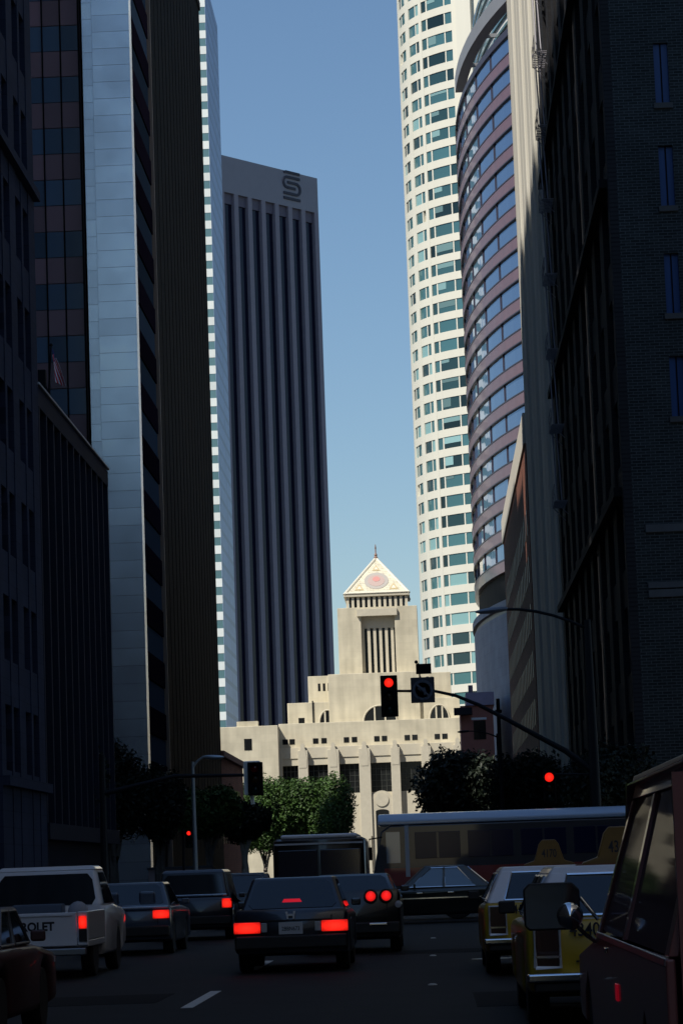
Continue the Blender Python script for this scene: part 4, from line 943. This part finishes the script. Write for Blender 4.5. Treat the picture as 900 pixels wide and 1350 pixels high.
def sedan(label, x, y, rz, body, L=4.5, W=1.7, H=1.36, trunk=0.97, belt=0.93, hood=0.85, cat='car', roofm=None, frame=None, glass=None, name='sedan', group=None, cab=((-1.72, .85), (-1.12, .05)), lamp_on=True, lamp=None, tumble=0.34, extra=None):
    t = thing(name, label, cat, (x, y, 0), rz, group, local=True)
    h = L/2
    body_from_profile(sedan_prof(-h, h, trunk, belt, hood, wr=-L*.30, wf=L*.305, deck=cab[0][0] + h - .05), W, body, t)
    c = Cabin(t, body, cab[0], cab[1], W - .12, W - tumble - .12, belt - .03, H, roofm)
    g = glass or CARGLASS
    c.pane('rear', rrect(.06, .94, .10, .90), g, 'rear_window', frame)
    c.pane('front', rrect(.05, .95, .06, .92), g, 'windshield')
    for s in ('right', 'left'):
        f = (lambda u: u) if s == 'right' else (lambda u: 1 - u)
        q1 = [(f(.16), .08), (f(.50), .08), (f(.50), .90), (f(.22), .90)]; q2 = [(f(.53), .08), (f(.90), .08), (f(.80), .90), (f(.53), .90)]
        if s == 'left': q1, q2 = q1[::-1], q2[::-1]
        c.pane(s, q1, g, 'window', frame); c.pane(s, q2, g, 'window', frame)
    wheels(t, W, (-L*.30, L*.305))
    MB().box(-W/2 + .02, W/2 - .02, -h - .09, -h + .12, 0.36, 0.56).build('bumper', TRIM if not frame else CHROME, t, bevel=0.03)
    MB().box(-W/2 + .02, W/2 - .02, h - .10, h + .09, 0.34, 0.54).build('bumper', TRIM if not frame else CHROME, t, bevel=0.03)
    for xx in (-W*.36, W*.36): boxobj('boot_seam', TRIM, t, xx - .006, xx + .006, -h - .004, -h + .05, .58, trunk - .10)
    for s in (-1, 1):
        MB().box(s*(W/2 - .14), s*(W/2 - .44), h - .05, h + .015, hood - .24, hood - .1).build('headlight', CLEAR_LENS, t, bevel=0.015)
        MB().box(s*(W/2 - .02), s*(W/2 + .13), .50, .56, belt + .01, belt + .12).build('mirror', body, t, bevel=0.025)
    lo, hi, w0, w1 = lamp or (0.66, 0.82, 0.10, 0.46)
    for s in (-1, 1):
        on = lamp_on if isinstance(lamp_on, bool) else (lamp_on[0] if s < 0 else lamp_on[1])
        MB().box(s*(W/2 - w0), s*(W/2 - w1), -h - .02, -h + .06, lo, hi).build('taillight', RED_ON if on else RED_LENS, t, bevel=0.015)
    return t, c
def plate(t, y, z, txt, w=0.31, h=0.155):
    p = boxobj('license_plate', PLATE, t, -w/2, w/2, y - .012, y, z - h/2, z + h/2)
    if txt: text_mesh('plate_number', txt, 0.085, INK, p, (0, y - .014, z - .01), (R(90), 0, 0), 0.001, xs=0.82, bold=0.001)
    return p
NAVY = paint('dark navy paint', (0.008, 0.010, 0.022)); BLACKP = paint('black paint', (0.006, 0.006, 0.007)); SLATE = paint('slate blue paint', (0.05, 0.07, 0.11))
WHITEP = paint('white paint', (0.78, 0.80, 0.85)); YELL = paint('taxi yellow paint', (0.50, 0.34, 0.02), 0.35, 0, 0.3); MAROON = paint('maroon paint', (0.055, 0.018, 0.02), .55, 0, 0.1); DGREEN = paint('dark green black paint', (0.010, 0.014, 0.013))
# centre sedan seen from behind
t, c = sedan('dark navy sedan with both red brake lights on in the centre lane', -2.19, 42 + 2.27, 0, NAVY, L=4.5, W=1.72, H=1.42, lamp=(0.60, 0.765, 0.0, 0.40), trunk=0.95)
plate(t, -2.275, 0.665, '2BBN673', 0.36, 0.18)
for s in (-1, 1): MB().box(s*0.45, s*0.36, -2.275, -2.2, .61, .75).build('reversing_light', CLEAR_LENS, t, bevel=.01)
MB().prism([(-.15, 1.045), (.15, 1.045), (.12, 1.095), (-.12, 1.095)], 'y', -1.74, -1.66).build('brake_light', RED_REFL if False else mat('third brake lamp', (0.4, 0.01, 0.02), 0.3, emit=(1, 0.02, 0.05), es=0.25), t)
em = MB(); yb = -2.262
em.prism([(-.075, .915), (-.045, .915), (-.03, .80), (-.055, .80)], 'y', yb - .02, yb + .03).prism([(.075, .915), (.045, .915), (.03, .80), (.055, .80)], 'y', yb - .02, yb + .03).prism([(-.036, .875), (.036, .875), (.034, .845), (-.034, .845)], 'y', yb - .018, yb + .03)
em.build('emblem', mat('bright emblem', (.8, .8, .82), .4, .2), t)
MB().box(-.62, .62, -2.262, -2.2, .775, .79).build('trim_strip', TRIM, t)
# tall dark van ahead of it
def boxy(label, name, cat, x, y, rz, L, W, H, m, belt, glass=CARGLASS, roofm=None, win=(0.10, 0.90, .52, .93)):
    t = thing(name, label, cat, (x, y, 0), rz, None, True); h = L/2
    prof = [(-h + .04, .32), (-h, .6), (-h + .02, H*.6), (-h + .10, H - .06), (-h + .22, H), (h - 1.55, H), (h - 1.42, H - .06), (h - .75, belt + .05), (h - .1, belt - .12), (h, belt - .3), (h, .45), (h - .05, .3)]
    prof = [(h - .05, .30), (h, .45), (h, belt - .3), (h - .1, belt - .12), (h - .75, belt + .05), (h - 1.35, H - .06), (h - 1.5, H), (-h + .22, H), (-h + .10, H - .05), (-h + .02, H*.6), (-h, .6), (-h + .04, .32)] \
        + [(-L*.3 - .42, .28)] + arch(-L*.3, .38)[::-1] + [(-L*.3 + .42, .26), (L*.32 - .42, .26)] + arch(L*.32, .38)[::-1] + [(L*.32 + .42, .26)]
    body_from_profile(prof, W, m, t, r=.09)
    wheels(t, W, (-L*.3, L*.32), .35)
    MB().box(-W/2 + .03, W/2 - .03, -h - .10, -h + .1, .38, .55).build('bumper', TRIM, t, bevel=.03)
    return t
X4 = xat(420, 1120, 62)
t = boxy('tall dark van with pale roof edge and wide rear windows ahead of navy sedan', 'van', 'van', X4, 62 + 2.5, 0, 5.0, 2.06, 2.24, BLACKP, 1.15)
VG = glass_mat('van glass', (0.012, 0.016, 0.035), 0.06, spec=0.8)
for s in (-1, 1): MB().box(s*.03, s*.92, -2.52, -2.46, 1.22, 1.98).build('rear_window', VG, t, bevel=.02)
boxobj('roof_edge', mat('pale roof trim', (0.62, 0.66, 0.70), 0.4), t, -.98, .98, -2.50, -2.42, 2.09, 2.13)
MB().box(-.86, .86, -2.30, 1.1, 2.225, 2.32).build('roof_panel', WHITEP, t, bevel=.04)
for s in (-1, 1): MB().box(s*.85, s*.99, -2.55, -2.46, .75, 1.1).build('taillight', RED_LENS, t, bevel=.01)
# black saloon with two round lamps
t, c = sedan('black car with two round red tail lamps between the navy sedan and the side street', -1.50, 50 + 2.3, 0, BLACKP, L=4.4, W=1.74, H=1.42, lamp=(0.1, 0.11, .3, .31), trunk=1.14, belt=1.06, hood=.95, lamp_on=False)
for s in (-1, 1):
    for u in (.36, .64):
        xx = s*(u - .02)
        MB().lathe([(.125, 0), (.125, -.05), (.11, -.055)], (xx if s > 0 else xx, -2.17, 1.02), 'y', 24).build('lamp_ring', TRIM, t)
        MB().lathe([(.092, 0), (.085, -.03), (.05, -.05), (.01, -.055)], (xx, -2.215, 1.02), 'y', 24).build('taillight', lamp_mat('round red lamp', (1, .015, .014), .42) if 'round red lamp' not in bpy.data.materials else bpy.data.materials['round red lamp'], t, smooth=True)
    MB().box(s*.30, s*.62, -2.31, -2.28, .50, .545).build('overrider', CHROME, t, bevel=.01)
MB().lathe([(.07, 0), (.06, -.04), (.01, -.05)], (.83, -2.16, .86), 'y', 16).build('reversing_light', CLEAR_LENS, t)
# car crossing in front
YC = 76.0; xc_ = xat(574, 1160, YC)
t, c = sedan('dark crossing sedan in side view with bright chrome window trim before the bus', xc_ - .05, YC, R(90), DGREEN, L=5.2, W=1.82, H=1.53, trunk=.98, belt=.95, hood=.92, frame=CHROME, glass=glass_mat('painted sky glass', (.10, .17, .26), .04, spec=1.0), cab=((-1.55, .95), (-.85, .25)), lamp_on=False)  # bluish sky reflection put into the window colour
boxobj('side_trim', CHROME, t, -.925, -.905, -1.9, 2.0, .66, .69)
for yy in (.32, -.52): MB().box(-.94, -.90, yy, yy + .16, .80, .83).build('handle', CHROME, t, bevel=.006)
# left lane cars
t, c = sedan('slate blue car with one red lamp just right of the white pickup', -6.02, 54 + 2.3, 0, SLATE, L=4.5, W=1.74, H=1.40, lamp=(.70, .86, .02, .34), lamp_on=(False, True), frame=None)
MB().box(-.84, .84, -2.31, -2.25, .90, .94).build('trim_strip', CHROME, t, bevel=.008)
for s in (-1, 1): MB().box(s*.2, s*.52, -1.62, -1.5, .95, 1.22).build('headrest', SLATE, t, bevel=.05)
t, c = sedan('dark blue square backed car with one red lamp behind the slate blue car', -5.62, 64.5 + 2.3, 0, NAVY, L=4.5, W=1.80, H=1.58, lamp=(.74, .95, .0, .22), lamp_on=(False, True), cab=((-2.18, .85), (-2.02, .1)), trunk=1.0, name='estate_car', tumble=.22, roofm=SLATE)
MB().box(-.80, .80, -2.29, -2.24, 1.02, 1.06).build('trim_strip', CHROME, t, bevel=.008)
t, c = sedan('small black hatchback with curved window frame left of the tall van', -5.28, 76 + 2, 0, BLACKP, L=4.1, W=1.66, H=1.52, lamp_on=False, cab=((-1.95, .8), (-1.55, .1)), frame=mat('grey seal', (.16, .17, .2), .4), name='hatchback', tumble=.3)
# white pickup
XK, YK = -6.28, 42.5
t = thing('pickup_truck', 'white pickup truck with large black lettering on its tailgate at left', 'pickup truck', (XK, YK, 0), 0, None, True)
W_ = 1.94
prof = [(5.2, .35), (5.25, .6), (5.2, .95), (3.6, 1.08), (2.3, 1.06), (2.28, .5), (2.2, .42)] + [(2.1, .35)] + [(2.0, .35)]
kb_ = MB().box(-W_/2, W_/2, 0.05, 2.2, .48, .58)
for s in (-1, 1): kb_.box(s*(W_/2), s*(W_/2 - .10), .05, 2.2, .582, 1.02)
kb_.build('cargo_bed', WHITEP, t, bevel=.02)
body_from_profile([(5.2, .38), (5.25, .6), (5.2, .92), (5.05, 1.02), (3.75, 1.10), (2.24, 1.08), (2.22, .45)] + [(2.3, .3), (4.2 - .43, .28)] + arch(4.2, .39)[::-1] + [(4.2 + .43, .28)], W_, WHITEP, t, r=.08)
tg = MB().box(-.80, .80, -.03, .045, .50, 1.01).build('tailgate', WHITEP, t, bevel=.015)
MB().box(-.74, .74, -.045, -.031, .955, .985).build('tailgate_ridge', WHITEP, tg, bevel=.006)
text_mesh('lettering', 'CHEVROLET', .178, INK, tg, (-.02, -.034, .80), (R(90), 0, 0), .002, xs=.96, bold=.007)
for s in (-1, 1):
    b_ = MB().box(s*.812, s*.965, -.02, .10, .50, 1.02).build('corner_post', WHITEP, t, bevel=.02)
    MB().box(s*.83, s*.955, -.05, -.021, .76, .95).build('taillight', RED_ON if s > 0 else RED_LENS, t, bevel=.012)
    MB().box(s*.83, s*.955, -.04, -.021, .56, .755).build('lamp_base', TRIM, t, bevel=.008)
MB().box(-.95, .95, -.20, -.06, .36, .47).build('bumper', mat('worn chrome', (.35, .36, .38), .3, .8), t, bevel=.02)
c = Cabin(t, WHITEP, (2.26, 4.15), (2.5, 3.5), 1.86, 1.60, 1.06, 1.68, WHITEP, .07)
c.pane('rear', rrect(.05, .95, .06, .86, .04, .16), CARGLASS, 'rear_window'); c.pane('front', rrect(.05, .95, .06, .9), CARGLASS, 'windshield')
for s in ('left', 'right'): c.pane(s, [(.12, .08), (.9, .08), (.8, .88), (.14, .88)], CARGLASS)
wheels(t, W_, (1.1, 4.2), .37)
MB().box(-.45, .35, 1.7, 2.1, .585, 1.13).build('tool_box', mat('blue grey box', (.08, .11, .16), .5), t, bevel=.03)
sk = MB().ball((.72, .8, 1.0), .16, .2, .17).build('cargo_sack', mat('pale sack', (.35, .37, .42), .8), None, smooth=True); sk.location = (XK, YK, 0); tag(sk, 'pale rounded sack resting in the bed corner of the white pickup', 'sack')
# maroon car at lower left
t, c = sedan('maroon car at lower left corner with only its windshield and front wing in view', -4.87, 29.3 - 2.25, 0, MAROON, L=4.5, W=1.74, H=1.26, belt=.90, hood=.78, trunk=.92, frame=mat('dull trim', (.22, .22, .24), .35, .6), cab=((-1.7, .95), (-1.1, .35)), lamp_on=False, tumble=.14)
MB().box(.872, .885, 2.02, 2.10, .66, .72).build('marker_light', CLEAR_LENS, t)
# taxis
BRT = mat('bright lamp trim', (.72, .74, .76), .35, .35)
def taxi(label, x, y, num, glassm, sgn):
    L, W = 5.3, 1.98; t = thing('taxi', label, 'taxi', (x, y + L/2, 0), 0, 'yellow taxis waiting at the right', True); h = L/2
    body_from_profile(sedan_prof(-h, h, 1.0, .98, .92, wr=-L*.27, wf=L*.30, deck=.3, rb=.34), W, YELL, t, r=.08)
    c = Cabin(t, WHITEP, (-h + .05, .95), (-h + .55, .2), W - .06, W - .50, .97, 1.42, WHITEP, .05)
    c.pane('rear', [(.13, .08), (.87, .08), (.88, .90), (.12, .90)], glassm, 'rear_window', CHROME)
    c.pane('front', rrect(.05, .95, .06, .9), glassm, 'windshield')
    for s in ('right', 'left'):
        f = (lambda u: u) if s == 'right' else (lambda u: 1 - u)
        for a, b in ((.10, .38), (.41, .66), (.69, .92)):
            q = [(f(a), .1), (f(b), .1), (f(b - (.06 if b > .9 else 0)), .88), (f(a + .02), .88)]
            c.pane(s, q if s == 'right' else q[::-1], glassm, 'window', CHROME)
    boxobj('partition', WHITEP, t, .02, .07, -h + .30, -h + .36, .99, 1.40)
    wheels(t, W, (-L*.27, L*.30), .35)
    MB().box(-W/2 - .01, W/2 + .01, -h - .16, -h + .05, .43, .51).build('bumper', CHROME, t, bevel=.02)
    MB().box(-W/2 + .05, W/2 - .05, -h - .13, -h + .05, .34, .427).build('valance', TRIM, t, bevel=.02)
    for s in (-1, 1):
        x0, x1 = s*(W/2 - .07), s*(W/2 - .30)
        l = MB().box(x0, x1, -h - .03, -h + .05, .56, .94).build('taillight', mat('dark red lens', (.03, .004, .006), .2, coat=.5) if 'dark red lens' not in bpy.data.materials else bpy.data.materials['dark red lens'], t, bevel=.01)
        xa_, xb_ = min(x0, x1), max(x0, x1); yy = -h - .035
        MB().tube([(xa_, yy, .56), (xb_, yy, .56), (xb_, yy, .94), (xa_, yy, .94), (xa_, yy, .56)], .019, 6).build('frame', BRT, l)
        MB().box(xa_, xb_, yy - .008, yy + .004, .645, .665).build('lamp_bar', CHROME, l)
        text_mesh('number', num, .17, INK, t, (s*.46 if s < 0 else .40, -h - .02, .885), (R(90), 0, 0), .003, xs=.82, bold=.002)
        MB().box(s*(W/2), s*(W/2 + .17), .55, .62, 1.0, 1.13).build('mirror', TRIM, t, bevel=.02)
    MB().box(-.55, .55, -h - .018, -h + .02, .60, .615).build('trim_strip', TRIM, t)
    plate(t, -h - .03, .70, None)
    # numbered sign on the roof, wings sweeping down to the sides
    q = MB().prism([(-.36, 1.46), (.36, 1.46), (.36, 1.49), (.21, 1.54), (.14, 1.77), (.09, 1.83), (-.09, 1.83), (-.14, 1.77), (-.21, 1.54), (-.36, 1.49)], 'y', -.95, -.77).build('roof_sign', mat('sign amber', (.20, .11, .018), .45, var=.15, scale=5) if 'sign amber' not in bpy.data.materials else bpy.data.materials['sign amber'], t, bevel=.02)
    boxobj('sign_base', mat('sign base', (.20, .07, .03), .5) if 'sign base' not in bpy.data.materials else bpy.data.materials['sign base'], q, -.42, .42, -.98, -.74, 1.44, 1.475)
    text_mesh('number', num, .16, INK, q, (0, -.953, 1.63), (R(90), 0, 0), .003, xs=.66, bold=.002)
    return t
taxi('farther yellow taxi with white roof and number 4170 left of the other taxi', 1.64, 38.0, '4170', CARGLASS, 0)
taxi('nearer yellow taxi with number 4340 beside the red van', 1.80, 25.4, '4340', CARGLASS, 0)
# red van at right with its mirror
RV = paint('dull red brown paint', (0.34, 0.125, 0.11), .35, 0, .5); XV = 1.05
t = thing('passenger_van', 'dull red van at right edge with round chrome spot mirror on its door', 'van', (XV + 1.0, 17.0, 0), 0, None, True)
W_ = 2.0; hw = 1.0
def vside(s):                   # flank below the belt and the leaning upper frame, window left open
    lo = MB(); x0, x1 = s*hw, s*(hw - .05)
    lo.prism([(-4.0, .36), (-2.95, .36), (-2.85, .55), (-2.5, .72), (-2.15, .55), (-2.05, .36), (2.35, .36), (2.45, .58), (2.8, .74), (3.15, .58), (3.25, .36), (3.8, .38), (3.9, .6), (3.85, .82), (1.75, .98), (1.45, 1.02), (-4.0, 1.04)], 'x', min(x0, x1), max(x0, x1))
    lo.build('side_panel', RV, t, bevel=.015)
    def lean(y, z): return s*(hw - .01 - .25*max(0, (z - 1.03))/.95)
    def strip(name, poly, th=.05, m=RV):
        MB().loft([[(lean(y, z), y, z) for y, z in poly], [(lean(y, z) - s*th, y, z) for y, z in poly]]).build(name, m, t, bevel=.008)
    strip('door_pillar', [(1.50, 1.03), (1.34, 1.03), (.74, 1.88), (.88, 1.88)])
    strip('door_header', [(.88, 1.882), (-4.0, 1.882), (-4.0, 1.99), (.80, 1.99)])
    strip('rear_pillar', [(-.85, 1.045), (-1.0, 1.045), (-1.0, 1.878), (-.85, 1.878)]); strip('rear_pillar', [(-3.8, 1.045), (-4.0, 1.045), (-4.0, 1.878), (-3.8, 1.878)])
    strip('drip_rail', [(.80, 1.995), (-4.0, 1.995), (-4.0, 2.03), (.74, 2.03)], -.03, mat('worn trim', (.30, .24, .24), .35, .5) if 'worn trim' not in bpy.data.materials else bpy.data.materials['worn trim'])
    for a, b in ((1.335, -.848), (-1.002, -3.798)):
        pp = [(a, 1.048), (b, 1.048), (b, 1.877), (a - (.58 if a > 0 else 0), 1.877)]
        MB().loft([[(lean(y, z) - s*.02, y, z) for y, z in pp], [(lean(y, z) - s*.028, y, z) for y, z in pp]]).build('window', VGL, t)
    strip('belt_rail', [(1.40, 1.0), (-3.99, 1.0), (-3.99, 1.042), (1.38, 1.042)], -.018, bpy.data.materials['worn trim'])
    return lean
VGL = clear_glass('van side glass', (.42, .38, .40), .14, (.26, .15, .15))  # reddish diffuse layer lightens these panes in place of reflected light
lean = vside(-1); vside(1)
MB().loft([[(-.83 + .0, 0, 0)]*0 or [(x, y, 1.98 + .15*(1 - abs(x/.80)**3)) for x in (-.80, -.6, -.3, 0, .3, .6, .80)] + [(x, y, 1.97) for x in (.80, -.80)] for y in (.76, -1, -2.5, -4.0)]).build('roof', RV, t, smooth=True)
MB().prism([(1.50, 1.02), (1.62, 1.02), (.92, 1.99), (.80, 1.99)], 'x', -.80, .80).build('windshield', VGL, t)
MB().loft([[(-.93, 1.42, 1.02), (.93, 1.42, 1.02), (.93, 1.42, .4), (-.93, 1.42, .4)], [(-.94, 3.80, .84), (.94, 3.80, .84), (.94, 3.80, .4), (-.94, 3.80, .4)]]).build('hood', RV, t, bevel=.05)
boxobj('floor', TRIM, t, -.94, .94, -4.0, 1.4, .38, .48)
MB().box(-.93, .93, -4.05, -4.0, .5, 1.9).build('rear_door', RV, t)
SEAT = mat('grey seat cloth', (.21, .21, .25), .9, var=.1, scale=4)
for s in (-1, 1):
    st = MB().box(s*.78, s*.28, -.45, .1, .48, .80).build('seat', SEAT, t, bevel=.05); MB().box(s*.78, s*.28, -.62, -.45, .75, 1.28).build('seat_back', SEAT, st, bevel=.06)
    MB().loft([[(s*.53 + .17*math.cos(a)*k, yy, 1.36 + .15*math.sin(a)*k) for a in [2*math.pi*i/16 for i in range(16)]] for yy, k in ((-.62, .8), (-.58, 1), (-.50, 1), (-.46, .8))]).build('headrest', SEAT, st, smooth=True)
MB().box(-.95, .95, 1.0, 1.4, .85, 1.02).build('dashboard', TRIM, t, bevel=.04)
wheels(t, W_, (-2.5, 2.8), .36)
MB().box(-1.0, 1.0, 3.82, 3.97, .42, .56).build('bumper', CHROME, t, bevel=.02)
# mirror on the door
q = P(727, 1195, 18.4); mx_, mz_ = q.x - (XV + 1.0), q.z; my_ = 1.40
mw, mh = .185, .155
mi_ = MB().prism([(mx_ - mw + .03, mz_ - mh), (mx_ + mw - .03, mz_ - mh), (mx_ + mw, mz_ - mh + .03), (mx_ + mw, mz_ + mh - .05), (mx_ + mw - .05, mz_ + mh), (mx_ - mw + .04, mz_ + mh), (mx_ - mw, mz_ + mh - .04), (mx_ - mw, mz_ - mh + .03)], 'y', my_, my_ + .05).build('mirror', TRIM, t, bevel=.01)
MB().prism([(mx_ - mw + .035, mz_ - mh + .012), (mx_ + mw - .035, mz_ - mh + .012), (mx_ + mw - .012, mz_ - mh + .035), (mx_ + mw - .012, mz_ + mh - .055), (mx_ + mw - .055, mz_ + mh - .012), (mx_ - mw + .045, mz_ + mh - .012), (mx_ - mw + .012, mz_ + mh - .045), (mx_ - mw + .012, mz_ - mh + .035)], 'y', my_ - .006, my_ - .001).build('mirror_glass', mat('mirror silver', (.50, .54, .55), .04, 1.0), mi_)
MB().lathe([(.088*math.cos(R(a)), -.085*math.sin(R(a))) for a in range(0, 86, 6)], (mx_ + .115, my_ - .004, mz_ - .065), 'y', 28).build('spot_mirror', mat('convex mirror', (.85, .85, .88), .02, 1.0), mi_, smooth=True)
tubeobj('mirror_bracket', [(-hw - .0, my_ + .15, .97), (mx_ + .22, my_ + .08, 1.02), (mx_ + .16, my_ + .04, mz_ - mh + .02)], .014, CHROME, t)
tubeobj('mirror_bracket', [(-hw + .01, my_ - .02, 1.12), (mx_ + .19, my_ + .03, mz_ + .05)], .012, CHROME, t)
MB().box(-hw - .015, -hw, .35, .52, .93, .965).build('handle', CHROME, t, bevel=.008)
MB().box(-hw - .012, -hw, -.55, -.38, .68, .78).build('red_reflection', RED_REFL, t, bevel=.01)  # faint glow stands for a red reflection on the flank
# ------------------------------------------------------------------ the bus
YBu = 80.0
xb0 = xat(488, 1075, YBu); zr = zat(600, 1070, YBu)
LB = 12.2
t = thing('city_bus', 'long dark bus with pale roof and red lower band crossing the street', 'bus', (xb0 + LB/2, YBu + 1.25, 0))
BD = paint('dark bus paint', (.012, .014, .03), .35); BRED = paint('red bus band', (.24, .018, .014), .4); BROOF = paint('pale bus roof', (.40, .50, .64), .4)
MB().prism([(xb0 + .25, .35), (xb0 + LB, .35), (xb0 + LB, zr - .33), (xb0 + .55, zr - .33), (xb0 + .28, zr - .5), (xb0 + .02, 1.35), (xb0, .9), (xb0 + .05, .45)], 'y', YBu, YBu + 2.5).build('body', BD, t, bevel=.05)
MB().prism([(YBu - .02, zr - .327), (YBu + 2.52, zr - .327), (YBu + 2.52, zr - .2), (YBu + 2.3, zr - .03), (YBu + 1.25, zr + .02), (YBu + .2, zr - .03), (YBu - .02, zr - .2)], 'x', xb0 + .2, xb0 + LB).build('roof', BROOF, t, bevel=.04)
boxobj('red_band', BRED, t, xb0 + .35, xb0 + LB - .1, YBu - .012, YBu - .003, 1.0, 1.5)
BG = glass_mat('bus glass', (.010, .014, .05), .08, spec=.2)
for k in range(7):
    xx = xb0 + 1.25 + k*1.52
    wn = MB().box(xx, xx + 1.30, YBu - .02, YBu - .003, 1.75, zr - .55).build('window', BG, t, bevel=.02)
    boxobj('window_bar', BD, wn, xx + .62, xx + .68, YBu - .03, YBu - .022, 1.76, zr - .56)
boxobj('driver_window', glass_mat('sky painted pane', (.10, .20, .30), .05, spec=1), t, xb0 + .42, xb0 + .82, YBu - .02, YBu - .003, 1.65, zr - .52)  # blue of the sky put into this pane's colour
boxobj('door_pillar', mat('pale pillar', (.50, .54, .58), .4), t, xb0 + .96, xb0 + 1.08, YBu - .03, YBu - .003, 1.25, zr - .34)
MB().prism([(YBu + .2, 1.4), (YBu + 2.3, 1.4), (YBu + 2.3, zr - .6), (YBu + .2, zr - .6)], 'x', xb0 + .0, xb0 + .012).build('windshield', BG, t)
tubeobj('mirror_arm', [(xb0 + .3, YBu - .0, 2.4), (xb0 - .05, YBu - .25, 2.35), (xb0 - .05, YBu - .25, 2.1)], .02, BLACKM, t); MB().box(xb0 - .10, xb0 + .02, YBu - .36, YBu - .14, 1.75, 2.12).build('mirror', BLACKM, t, bevel=.02)
for xx in (xb0 + 2.4, xb0 + 8.8):
    for yy, s in ((YBu + .12, -1), (YBu + 2.38, 1)):
        wh = MB().lathe([(.3, -.13), (.47, -.13), (.5, -.1), (.5, .1), (.47, .13), (.3, .13)], (xx, yy, .5), 'y', 24).build('wheel', RUBBER, t, smooth=True)
        MB().lathe([(.29, s*.10), (.2, s*.06), (.12, s*.12), (.02, s*.13)], (xx, yy, .5), 'y', 18).build('rim', HUBM, wh)
